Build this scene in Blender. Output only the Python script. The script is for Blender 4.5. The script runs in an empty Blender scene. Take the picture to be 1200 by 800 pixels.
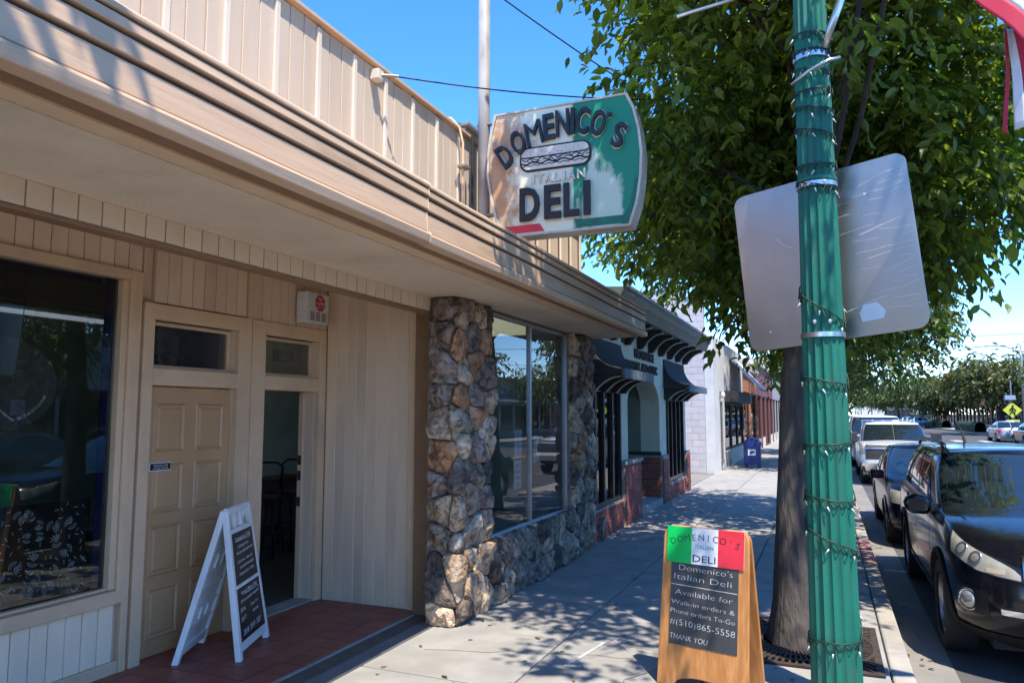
import bpy, bmesh, math, random
import numpy as np
from mathutils import Vector, Matrix, noise as mnoise
R = math.radians
random.seed(7); rng = np.random.default_rng(11)
scene = bpy.context.scene
COL = scene.collection

# ------------------------------------------------------------------ camera, sky, sun, exposure
cam_data = bpy.data.cameras.new('camera'); cam = bpy.data.objects.new('camera', cam_data); COL.objects.link(cam)
cam.location = (0, 0, 1.8)
cam.rotation_euler = (R(90 + 5.53), 0, R(22.88))
cam_data.sensor_width = 36.0; cam_data.lens = 26.04
cam_data.clip_start = 0.05; cam_data.clip_end = 5000
scene.camera = cam

SUN = Vector((0.34, -0.36, 1.0)).normalized()          # towards the sun
world = bpy.data.worlds.new('World'); scene.world = world; world.use_nodes = True
wn = world.node_tree; wn.nodes.clear()
sky = wn.nodes.new('ShaderNodeTexSky'); sky.sky_type = 'NISHITA'; sky.sun_disc = False
sky.sun_elevation = math.asin(SUN.z); sky.sun_rotation = math.atan2(SUN.x, SUN.y)
sky.air_density = 0.6; sky.dust_density = 0.0; sky.ozone_density = 2.4; sky.altitude = 0
bg = wn.nodes.new('ShaderNodeBackground'); bg.inputs['Strength'].default_value = 0.15
wo = wn.nodes.new('ShaderNodeOutputWorld')
hsv = wn.nodes.new('ShaderNodeHueSaturation'); hsv.inputs['Saturation'].default_value = 1.27; hsv.inputs['Hue'].default_value = 0.503
wn.links.new(sky.outputs[0], hsv.inputs['Color']); wn.links.new(hsv.outputs[0], bg.inputs[0]); wn.links.new(bg.outputs[0], wo.inputs[0])
sun_data = bpy.data.lights.new('sun', 'SUN'); sun_data.energy = 2.35; sun_data.angle = R(0.55); sun_data.color = (1.0, 0.91, 0.77)
sun = bpy.data.objects.new('sun', sun_data); COL.objects.link(sun)
sun.rotation_euler = SUN.to_track_quat('Z', 'Y').to_euler()
vs = scene.view_settings
vs.view_transform = 'Standard'; vs.look = 'None'; vs.exposure = 1.97; vs.gamma = 1.0; vs.use_curve_mapping = False
scene.render.engine = 'CYCLES'
scene.cycles.max_bounces = 8; scene.cycles.diffuse_bounces = 6; scene.cycles.glossy_bounces = 4
scene.cycles.transparent_max_bounces = 12

# ------------------------------------------------------------------ materials
MATS = {}
def new_mat(name):
    m = bpy.data.materials.new(name); m.use_nodes = True
    nt = m.node_tree; nt.nodes.clear()
    out = nt.nodes.new('ShaderNodeOutputMaterial'); MATS[name] = m
    return m, nt, out
def N(nt, typ, **kw):
    n = nt.nodes.new('ShaderNode' + typ)
    for k, v in kw.items():
        if k in n.inputs.keys() if isinstance(k, str) else False: n.inputs[k].default_value = v
        else: setattr(n, k, v)
    return n
def c4(c): return (c[0], c[1], c[2], 1.0)
def mat(name, col, rough=0.6, col2=None, scale=6.0, stretch=(1, 1, 1), detail=6, dist=0.0, lo=0.35, hi=0.7, bump=0.0, bscale=None,
        bstretch=None, bdist=0.01, metal=0.0, spec=0.5, rand=0.0, coat=0.0, stain=None, stain_scale=1.3, stain_amt=0.5, sss=0.0, rvar=0.0):
    """painted / mineral surface: two tones of noise, optional broad stains, fine relief, per-object tint"""
    m, nt, out = new_mat(name); L = nt.links
    b = nt.nodes.new('ShaderNodeBsdfPrincipled'); L.new(b.outputs[0], out.inputs[0])
    b.inputs['Roughness'].default_value = rough; b.inputs['Metallic'].default_value = metal
    b.inputs['Specular IOR Level'].default_value = spec
    if coat: b.inputs['Coat Weight'].default_value = coat; b.inputs['Coat Roughness'].default_value = 0.04
    tc = nt.nodes.new('ShaderNodeTexCoord'); mp = nt.nodes.new('ShaderNodeMapping'); mp.inputs['Scale'].default_value = stretch
    L.new(tc.outputs['Object'], mp.inputs[0])
    oi = nt.nodes.new('ShaderNodeObjectInfo')
    ad = nt.nodes.new('ShaderNodeVectorMath'); ad.operation = 'ADD'
    ml = nt.nodes.new('ShaderNodeVectorMath'); ml.operation = 'SCALE'; ml.inputs['Scale'].default_value = 37.0 if rand else 0.0
    cmb = nt.nodes.new('ShaderNodeCombineXYZ')
    L.new(oi.outputs['Random'], cmb.inputs[0]); L.new(oi.outputs['Random'], cmb.inputs[1]); L.new(cmb.outputs[0], ml.inputs[0])
    L.new(mp.outputs[0], ad.inputs[0]); L.new(ml.outputs[0], ad.inputs[1])
    no = nt.nodes.new('ShaderNodeTexNoise'); no.inputs['Scale'].default_value = scale; no.inputs['Detail'].default_value = detail; no.inputs['Distortion'].default_value = dist
    L.new(ad.outputs[0], no.inputs['Vector'])
    cr = nt.nodes.new('ShaderNodeValToRGB'); cr.color_ramp.elements[0].position = lo; cr.color_ramp.elements[1].position = hi
    c2 = col2 if col2 else tuple(x * 0.82 for x in col)
    cr.color_ramp.elements[0].color = c4(c2); cr.color_ramp.elements[1].color = c4(col)
    L.new(no.outputs['Fac'], cr.inputs[0]); cur = cr.outputs[0]
    if stain:
        n2 = nt.nodes.new('ShaderNodeTexNoise'); n2.inputs['Scale'].default_value = stain_scale; n2.inputs['Detail'].default_value = 8; n2.inputs['Roughness'].default_value = 0.65
        L.new(ad.outputs[0], n2.inputs['Vector'])
        r2 = nt.nodes.new('ShaderNodeMapRange'); r2.inputs[1].default_value = 0.48; r2.inputs[2].default_value = 0.72; r2.inputs[4].default_value = stain_amt
        L.new(n2.outputs['Fac'], r2.inputs[0])
        mx = nt.nodes.new('ShaderNodeMix'); mx.data_type = 'RGBA'; mx.inputs['B'].default_value = c4(stain)
        L.new(r2.outputs[0], mx.inputs['Factor']); L.new(cur, mx.inputs['A']); cur = mx.outputs['Result']
    if rand:
        hs = nt.nodes.new('ShaderNodeHueSaturation')
        mr = nt.nodes.new('ShaderNodeMapRange'); mr.inputs[3].default_value = 1 - rand; mr.inputs[4].default_value = 1 + rand
        L.new(oi.outputs['Random'], mr.inputs[0]); L.new(mr.outputs[0], hs.inputs['Value']); L.new(cur, hs.inputs['Color']); cur = hs.outputs[0]
    L.new(cur, b.inputs['Base Color'])
    if rvar:
        rr = nt.nodes.new('ShaderNodeMapRange'); rr.inputs[3].default_value = max(0.02, rough - rvar); rr.inputs[4].default_value = rough + rvar
        L.new(no.outputs['Fac'], rr.inputs[0]); L.new(rr.outputs[0], b.inputs['Roughness'])
    if bump:
        nb = nt.nodes.new('ShaderNodeTexNoise'); nb.inputs['Scale'].default_value = bscale or scale * 5; nb.inputs['Detail'].default_value = 5
        if bstretch:
            mb2 = nt.nodes.new('ShaderNodeMapping'); mb2.inputs['Scale'].default_value = bstretch
            L.new(tc.outputs['Object'], mb2.inputs[0]); L.new(mb2.outputs[0], nb.inputs['Vector'])
        else: L.new(ad.outputs[0], nb.inputs['Vector'])
        bp = nt.nodes.new('ShaderNodeBump'); bp.inputs['Strength'].default_value = bump; bp.inputs['Distance'].default_value = bdist
        L.new(nb.outputs['Fac'], bp.inputs['Height']); L.new(bp.outputs[0], b.inputs['Normal'])
    return m
def glass(name, tint=(0.75, 0.8, 0.8), ior=1.75, rough=0.0):
    m, nt, out = new_mat(name); L = nt.links
    tr = nt.nodes.new('ShaderNodeBsdfTransparent'); tr.inputs[0].default_value = c4(tint)
    gl = nt.nodes.new('ShaderNodeBsdfGlossy'); gl.inputs['Roughness'].default_value = rough
    fr = nt.nodes.new('ShaderNodeFresnel'); fr.inputs['IOR'].default_value = ior
    ge = nt.nodes.new('ShaderNodeNewGeometry')
    inv = nt.nodes.new('ShaderNodeMath'); inv.operation = 'SUBTRACT'; inv.inputs[0].default_value = 1.0
    mu = nt.nodes.new('ShaderNodeMath'); mu.operation = 'MULTIPLY'
    mx = nt.nodes.new('ShaderNodeMixShader')
    L.new(ge.outputs['Backfacing'], inv.inputs[1]); L.new(fr.outputs[0], mu.inputs[0]); L.new(inv.outputs[0], mu.inputs[1])
    L.new(mu.outputs[0], mx.inputs[0]); L.new(tr.outputs[0], mx.inputs[1]); L.new(gl.outputs[0], mx.inputs[2]); L.new(mx.outputs[0], out.inputs[0])
    return m
def leaf_mat(name, c1, c2, trans=0.35):
    m, nt, out = new_mat(name); L = nt.links
    g = nt.nodes.new('ShaderNodeNewGeometry')
    cr = nt.nodes.new('ShaderNodeValToRGB'); cr.color_ramp.elements[0].color = c4(c1); cr.color_ramp.elements[1].color = c4(c2)
    L.new(g.outputs['Random Per Island'], cr.inputs[0])
    b = nt.nodes.new('ShaderNodeBsdfPrincipled'); b.inputs['Roughness'].default_value = 0.42; b.inputs['Specular IOR Level'].default_value = 0.45
    L.new(cr.outputs[0], b.inputs['Base Color'])
    t = nt.nodes.new('ShaderNodeBsdfTranslucent')
    hs = nt.nodes.new('ShaderNodeHueSaturation'); hs.inputs['Value'].default_value = 1.9; hs.inputs['Saturation'].default_value = 1.1; hs.inputs['Hue'].default_value = 0.485
    L.new(cr.outputs[0], hs.inputs['Color']); L.new(hs.outputs[0], t.inputs[0])
    mx = nt.nodes.new('ShaderNodeMixShader'); mx.inputs[0].default_value = trans
    L.new(b.outputs[0], mx.inputs[1]); L.new(t.outputs[0], mx.inputs[2]); L.new(mx.outputs[0], out.inputs[0])
    return m

TAN = (0.45, 0.34, 0.255)
mat('siding', (0.74, 0.55, 0.385), 0.55, (0.69, 0.505, 0.345), 3, (1, 1, .35), bump=.25, bscale=40, bstretch=(6, 6, .4), bdist=.004, rand=.05, stain=(.36, .27, .195), stain_scale=1.6, stain_amt=.5)
mat('siding_pale', (0.93, 0.74, 0.53), 0.6, (0.88, 0.69, 0.48), 3, (1, 1, .35), bump=.25, bscale=40, bstretch=(6, 6, .4), bdist=.004, rand=.03, stain=(.42, .34, .27), stain_scale=1.2, stain_amt=.35)
mat('parapet_paint', (0.60, 0.485, 0.38), 0.6, (0.54, 0.43, 0.33), 2.5, (1, 1, .3), bump=.3, bscale=40, bstretch=(6, 6, .4), bdist=.004, rand=.04, stain=(.43, .31, .225), stain_scale=1.1, stain_amt=.45)
mat('batten_paint', (0.72, 0.64, 0.54), 0.6, (0.62, 0.53, 0.43), 4, (1, 1, .3), stain=(.5, .38, .28), stain_amt=.5)
mat('trim', (0.71, 0.49, 0.305), 0.5, (0.65, 0.44, 0.27), 5, bump=.15, bscale=30, bstretch=(3, 3, 3), bdist=.003, stain=(.26, .18, .12), stain_scale=1.5, stain_amt=.35)
mat('fascia', (0.60, 0.41, 0.27), 0.5, (0.53, 0.36, 0.235), 2.5, (1, .25, 1), bump=.45, bscale=14, bstretch=(1, .15, 1.6), bdist=.008, stain=(.33, .215, .135), stain_scale=2.6, stain_amt=.7, rand=.05)
mat('door_paint', (0.52, 0.31, 0.155), 0.42, (0.47, 0.27, 0.13), 4, bump=.12, bscale=40, bstretch=(3, 3, .5), bdist=.003)
mat('brown_trim', (0.27, 0.15, 0.075), 0.5, (0.22, 0.12, 0.06), 5)
mat('stucco', (0.70, 0.56, 0.42), 0.8, (0.63, 0.495, 0.365), 2.0, bump=.8, bscale=48, bdist=.009, stain=(.46, .36, .27), stain_scale=.9, stain_amt=.75)
mat('frieze_paint', (0.68, 0.53, 0.385), 0.55, (0.62, 0.48, 0.345), 3, bump=.15, bscale=30, rand=.03)
mat('mortar', (0.27, 0.245, 0.215), 0.9, (0.14, 0.125, 0.11), 12, bump=.6, bscale=50)
STONES = []
for i, (a, b, c) in enumerate([((.26, .215, .17), (.10, .08, .065), (.50, .46, .40)), ((.33, .17, .085), (.12, .065, .04), (.50, .33, .2)), ((.155, .115, .095), (.045, .036, .034), (.34, .27, .22)),
                               ((.55, .50, .42), (.26, .21, .165), (.36, .22, .13)), ((.085, .072, .068), (.03, .027, .027), (.24, .18, .14)), ((.36, .27, .19), (.15, .105, .075), (.58, .49, .38)), ((.23, .165, .135), (.085, .065, .06), (.42, .36, .31))]):
    STONES.append(mat('stone_%d' % i, (1.3 * a[0], 1.12 * a[1], .92 * a[2]), 0.8, (1.1 * b[0], b[1], .85 * b[2]), 11, (1, 1, 1), detail=14, dist=1.4, lo=.41, hi=.57, bump=1.0, bscale=26, bdist=.03, rand=.24, stain=c, stain_scale=7.5, stain_amt=.95))
mat('concrete', (0.325, 0.318, 0.30), 0.85, (0.242, 0.237, 0.225), 3.0, detail=10, bump=.25, bscale=90, bdist=.004, rand=.05, stain=(.24, .215, .185), stain_scale=1.4, stain_amt=.5)
mat('concrete_dark', (0.23, 0.215, 0.2), 0.85, (0.18, 0.17, 0.158), 3.0, detail=10, bump=.25, bscale=90, bdist=.004, stain=(.14, .13, .12), stain_scale=1.4, stain_amt=.5)
mat('joint', (0.15, 0.135, 0.12), 0.9, (0.09, 0.085, 0.075), 10)
mat('kerb_concrete', (0.38, 0.355, 0.32), 0.85, (0.29, 0.27, 0.24), 3.5, detail=9, bump=.3, bscale=60, bdist=.005, rand=.05, stain=(.2, .185, .165), stain_scale=2.0, stain_amt=.55)
mat('kerb_red', (0.38, 0.12, 0.10), 0.8, (0.30, 0.16, 0.14), 6, stain=(.33, .3, .27), stain_scale=5, stain_amt=.7)
mat('asphalt', (0.088, 0.087, 0.086), 0.85, (0.058, 0.058, 0.058), 2.0, detail=12, bump=.5, bscale=160, bdist=.006, stain=(.035, .035, .036), stain_scale=.6, stain_amt=.5)
mat('road_white', (0.62, 0.62, 0.6), 0.75, (0.35, 0.35, 0.34), 9)
mat('road_yellow', (0.55, 0.36, 0.06), 0.75, (0.35, 0.24, 0.06), 9)
mat('red_tile', (0.33, 0.098, 0.066), 0.48, (0.24, 0.072, 0.05), 7, rand=.16, bump=.15, bscale=30, bdist=.003, rvar=.12)
mat('grout', (0.065, 0.042, 0.038), 0.85)
mat('alu', (0.55, 0.56, 0.57), 0.32, (0.48, 0.49, 0.5), 6, metal=.85)
mat('black_paint', (0.012, 0.012, 0.014), 0.35)
mat('black_matte', (0.012, 0.012, 0.012), 0.8)
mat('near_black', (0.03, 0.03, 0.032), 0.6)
mat('interior_wall', (0.62, 0.65, 0.50), 0.8, (0.46, 0.49, 0.385), 2)
mat('interior_dark', (0.13, 0.11, 0.09), 0.7)
mat('dark_wood', (0.16, 0.055, 0.024), 0.4, (0.08, 0.028, 0.013), 3, (8, 8, .6))
mat('wood', (0.54, 0.25, 0.08), 0.42, (0.40, 0.165, 0.048), 3.2, (9, 9, .7), detail=8, lo=.4, hi=.62, bump=.1, bscale=30, bstretch=(6, 6, .5), bdist=.002, stain=(.33, .11, .03), stain_scale=3.5, stain_amt=.65)
mat('chalkboard', (0.045, 0.048, 0.052), 0.55, (0.035, 0.037, 0.04), 3, stain=(.09, .095, .1), stain_scale=2.2, stain_amt=.6)
mat('chalk', (0.78, 0.78, 0.76), 0.9, (0.5, 0.5, 0.5), 60)
mat('white_plastic', (0.80, 0.79, 0.77), 0.4, (0.73, 0.72, 0.70), 4, stain=(.45, .46, .46), stain_scale=3, stain_amt=.45)
mat('menu_black', (0.012, 0.012, 0.014), 0.3)
mat('flag_green', (0.0, 0.55, 0.10), 0.35); mat('flag_white', (0.83, 0.83, 0.83), 0.35); mat('flag_red', (0.70, 0.035, 0.06), 0.35)
mat('ink', (0.012, 0.012, 0.014), 0.5); mat('ink_green', (0.10, 0.32, 0.28), 0.5)
mat('post_green', (0.014, 0.165, 0.112), 0.5, (0.009, 0.125, 0.085), 7, (1, 1, .3), spec=.35, bump=.2, bscale=40, bdist=.002, stain=(.05, .10, .075), stain_scale=9, stain_amt=.55, rvar=.1)
mat('strap', (0.62, 0.63, 0.65), 0.3, metal=.9)
mat('wire', (0.01, 0.035, 0.025), 0.5); mat('bulb', (0.6, 0.65, 0.62), 0.15)
mat('black_wire', (0.012, 0.012, 0.012), 0.6)
mat('rust_steel', (0.42, 0.35, 0.33), 0.6, (0.22, 0.16, 0.14), 6, (1, 1, .5), stain=(.42, .36, .34), stain_scale=3, stain_amt=.6)
mat('pole_steel', (0.40, 0.385, 0.375), 0.6, (0.27, 0.25, 0.24), 6, (1, 1, .5), stain=(.5, .46, .44), stain_scale=3, stain_amt=.6)
mat('rim_paint', (0.62, 0.58, 0.50), 0.6, (0.45, 0.40, 0.34), 5, stain=(.36, .22, .13), stain_scale=4, stain_amt=.7)
mat('galv', (0.34, 0.33, 0.32), 0.45, (0.26, 0.25, 0.24), 8, metal=.5)
mat('bark', (0.088, 0.073, 0.06), 0.95, (0.03, 0.025, 0.022), 9, (1.3, 1.3, .28), detail=10, lo=.36, hi=.66, bump=1.0, bscale=16, bstretch=(2.2, 2.2, .4), bdist=.03, stain=(.13, .11, .095), stain_scale=3, stain_amt=.6)
mat('grate', (0.085, 0.062, 0.048), 0.7, (0.05, 0.036, 0.03), 14, metal=.4)
leaf_mat('leaf', (0.03, 0.065, 0.012), (0.19, 0.245, 0.035), .5)
mat('bark_dark', (0.05, 0.04, 0.032), 0.95, (0.025, 0.02, 0.017), 9)
leaf_mat('leaf_far', (0.03, 0.06, 0.018), (0.11, 0.15, 0.03), .33)
leaf_mat('leaf_dry', (0.10, 0.06, 0.025), (0.26, 0.19, 0.06), .1)
leaf_mat('leaf_olive', (0.04, 0.06, 0.018), (0.12, 0.13, 0.035), .3)
mat('brick', (0.36, 0.092, 0.055), 0.8, (0.235, 0.058, 0.038), 16, bump=.4, bscale=60, bdist=.004, rand=.22)
mat('brick_mortar', (0.40, 0.34, 0.31), 0.9, (0.3, 0.25, 0.23), 14)
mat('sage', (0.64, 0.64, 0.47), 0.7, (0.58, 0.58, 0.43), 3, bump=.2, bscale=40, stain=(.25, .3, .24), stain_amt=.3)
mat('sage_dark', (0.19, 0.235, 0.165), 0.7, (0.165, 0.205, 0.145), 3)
mat('slate', (0.035, 0.045, 0.055), 0.5, (0.028, 0.035, 0.045), 4)
mat('awning', (0.035, 0.037, 0.045), 0.75, (0.025, 0.027, 0.032), 6)
mat('awning_edge', (0.13, 0.17, 0.20), 0.7)
mat('cream', (0.66, 0.62, 0.55), 0.6)
mat('cornice', (0.11, 0.14, 0.13), 0.5, (0.085, 0.11, 0.105), 3)
mat('white_block', (0.50, 0.465, 0.47), 0.8, (0.44, 0.41, 0.415), 4, bump=.5, bscale=30, bdist=.006, rand=.05)
mat('white_wall', (0.62, 0.61, 0.59), 0.75, (0.54, 0.53, 0.51), 2, stain=(.42, .4, .38), stain_scale=1.5, stain_amt=.4)
mat('blue_mail', (0.008, 0.028, 0.17), 0.4)
mat('carpaint', (0.004, 0.004, 0.007), 0.16, (0.006, 0.006, 0.009), 30, spec=.4, coat=.25, stain=(.016, .016, .017), stain_scale=7, stain_amt=.3)
mat('carpaint_white', (0.78, 0.79, 0.80), 0.3, spec=.5, coat=.8)
mat('carpaint_blue', (0.004, 0.005, 0.012), 0.2, spec=.22, coat=.0)
mat('carpaint_grey', (0.10, 0.11, 0.125), 0.3, metal=.4, coat=1.0)
mat('carpaint_silver', (0.5, 0.51, 0.53), 0.3, metal=.5, coat=1.0)
mat('cladding', (0.014, 0.013, 0.014), 0.65, (0.02, 0.019, 0.02), 12, spec=.2)
mat('autoglass', (0.012, 0.018, 0.022), 0.03, spec=.9, coat=.6)
mat('chrome', (0.75, 0.76, 0.78), 0.12, metal=1.0)
mat('tyre', (0.014, 0.014, 0.015), 0.8, bump=.3, bscale=60)
mat('rim', (0.42, 0.43, 0.45), 0.3, metal=.9)
mat('headlamp', (0.40, 0.385, 0.31), 0.14, (0.27, 0.26, 0.21), 9, spec=.7, coat=.8)
mat('lens', (0.50, 0.50, 0.46), 0.12, metal=.6)
mat('amber', (0.5, 0.40, 0.28), 0.2)
mat('steel_back', (0.46, 0.42, 0.385), 0.36, (0.39, 0.355, 0.325), 2.5, metal=.9, stain=(.31, .30, .29), stain_scale=1.6, stain_amt=.5, rvar=.08)
mat('scratch', (0.75, 0.76, 0.77), 0.5)
mat('flag_cloth_red', (0.58, 0.02, 0.06), 0.7); mat('flag_cloth_white', (0.78, 0.78, 0.78), 0.7)
mat('alarm_white', (0.68, 0.66, 0.62), 0.45); mat('alarm_red', (0.55, 0.012, 0.02), 0.4)
mat('sign_yellow', (0.80, 0.47, 0.02), 0.5); mat('sign_lime', (0.62, 0.72, 0.08), 0.5)
mat('hedge', (0.035, 0.07, 0.02), 0.8, (0.015, 0.035, 0.01), 14, bump=1, bscale=20, bdist=.1)
mat('terracotta', (0.46, 0.17, 0.09), 0.7); mat('maroon', (0.2, 0.06, 0.06), 0.7)
mat('beige_wall', (0.5, 0.43, 0.34), 0.8, rand=.1); mat('grey_wall', (0.32, 0.33, 0.34), 0.8); mat('blue_wall', (0.3, 0.42, 0.58), 0.7)
mat('paper', (0.75, 0.78, 0.80), 0.7); mat('paper_blue', (0.03, 0.10, 0.30), 0.6)
mat('film_blue', (0.01, 0.012, 0.07), 0.3)
_m, _nt, _o = new_mat('fill_panel'); _t = _nt.nodes.new('ShaderNodeBsdfTranslucent'); _t.inputs[0].default_value = (.28, .29, .27, 1); _nt.links.new(_t.outputs[0], _o.inputs[0])  # translucent sheet for the panel added to brighten the interior
mat('blind', (0.16, 0.20, 0.24), 0.5)
glass('shop_glass', (0.74, 0.78, 0.78), 2.15)
glass('dark_glass', (0.35, 0.38, 0.38), 1.85)

# hanging sign enamel: rust at the left, cream middle, green right with worn patches (paint on the metal itself)
def sign_face_mat():
    m, nt, out = new_mat('sign_face'); L = nt.links
    b = nt.nodes.new('ShaderNodeBsdfPrincipled'); b.inputs['Roughness'].default_value = .5; L.new(b.outputs[0], out.inputs[0])
    tc = nt.nodes.new('ShaderNodeTexCoord'); sp = nt.nodes.new('ShaderNodeSeparateXYZ'); L.new(tc.outputs['Object'], sp.inputs[0])
    def noise(scale, det=6, st=(1, 1, 1), rough=.6):
        mp = nt.nodes.new('ShaderNodeMapping'); mp.inputs['Scale'].default_value = st; L.new(tc.outputs['Object'], mp.inputs[0])
        n = nt.nodes.new('ShaderNodeTexNoise'); n.inputs['Scale'].default_value = scale; n.inputs['Detail'].default_value = det; n.inputs['Roughness'].default_value = rough
        L.new(mp.outputs[0], n.inputs['Vector']); return n.outputs['Fac']
    def math_(op, a, b_=0.0, c=None):
        n = nt.nodes.new('ShaderNodeMath'); n.operation = op
        for i, q in enumerate((a, b_, c)):
            if q is None: continue
            if isinstance(q, (int, float)): n.inputs[i].default_value = q
            else: L.new(q, n.inputs[i])
        return n.outputs[0]
    def rng_(v, a, b_, c=0.0, d=1.0):
        n = nt.nodes.new('ShaderNodeMapRange'); n.inputs[1].default_value = a; n.inputs[2].default_value = b_; n.inputs[3].default_value = c; n.inputs[4].default_value = d
        L.new(v, n.inputs[0]); return n.outputs[0]
    def mix(f, A, B):
        n = nt.nodes.new('ShaderNodeMix'); n.data_type = 'RGBA'; L.new(f, n.inputs['Factor'])
        for k, q in (('A', A), ('B', B)):
            if isinstance(q, tuple): n.inputs[k].default_value = c4(q)
            else: L.new(q, n.inputs[k])
        return n.outputs['Result']
    x = sp.outputs[0]; z = sp.outputs[2]
    big = noise(3.6, 6); fine = noise(13, 10, (1, 1, .6), .7)
    rustm = math_('ADD', rng_(x, -.70, -.12, .75, -.35), math_('ADD', math_('MULTIPLY', math_('SUBTRACT', big, .5), 2.6), math_('MULTIPLY', math_('SUBTRACT', fine, .5), 1.7)))
    col = mix(rng_(rustm, .12, .62), (.74, .74, .58), mix(fine, (.36, .14, .05), (.62, .40, .24)))
    # green field from x > .12
    gm = rng_(x, .085, .105)
    worn = math_('ADD', noise(3.4, 6, (1, 1, .4)), math_('MULTIPLY', math_('SUBTRACT', fine, .5), .35))
    cen = rng_(math_('ABSOLUTE', math_('SUBTRACT', x, .36)), .06, .25, .03, -.2)
    low = rng_(z, .35, .7, .06, -.10)
    wv = rng_(math_('ADD', math_('ADD', worn, cen), low), .44, .54)
    green = mix(wv, (.004, .21, .115), (.50, .58, .46))
    col = mix(gm, col, green)
    L.new(col, b.inputs['Base Color'])
    bp = nt.nodes.new('ShaderNodeBump'); bp.inputs['Strength'].default_value = .2; bp.inputs['Distance'].default_value = .01; L.new(fine, bp.inputs['Height']); L.new(bp.outputs[0], b.inputs['Normal'])
sign_face_mat()

# ------------------------------------------------------------------ mesh helpers
LABELS = {}
def tag(o, label=None, cat=None, group=None, kind=None):
    if label:
        assert 3 < len(label.split()) < 17, label
        if label in LABELS and not group: print('DUP LABEL', label)
        LABELS[label] = 1; o['label'] = label
    if cat: o['category'] = cat
    if group: o['group'] = group
    if kind: o['kind'] = kind
    return o
def root(name, loc, label, cat, group=None, rz=0.0):
    o = bpy.data.objects.new(name, None); o.empty_display_size = .2; COL.objects.link(o); o.location = loc; o.rotation_euler = (0, 0, rz)
    return tag(o, label, cat, group)
def attach(o, parent, world=True):
    if parent is None: return o
    o.parent = parent
    if world: o.matrix_parent_inverse = (Matrix.Translation(parent.location) @ parent.rotation_euler.to_matrix().to_4x4()).inverted() if parent.type == 'EMPTY' else Matrix()
    return o
def link_mesh(name, me, parent=None, world=True, loc=None, rot=None, scale=None):
    o = bpy.data.objects.new(name, me); COL.objects.link(o)
    if loc is not None: o.location = loc
    if rot is not None: o.rotation_euler = rot
    if scale is not None: o.scale = scale
    return attach(o, parent, world)
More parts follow.
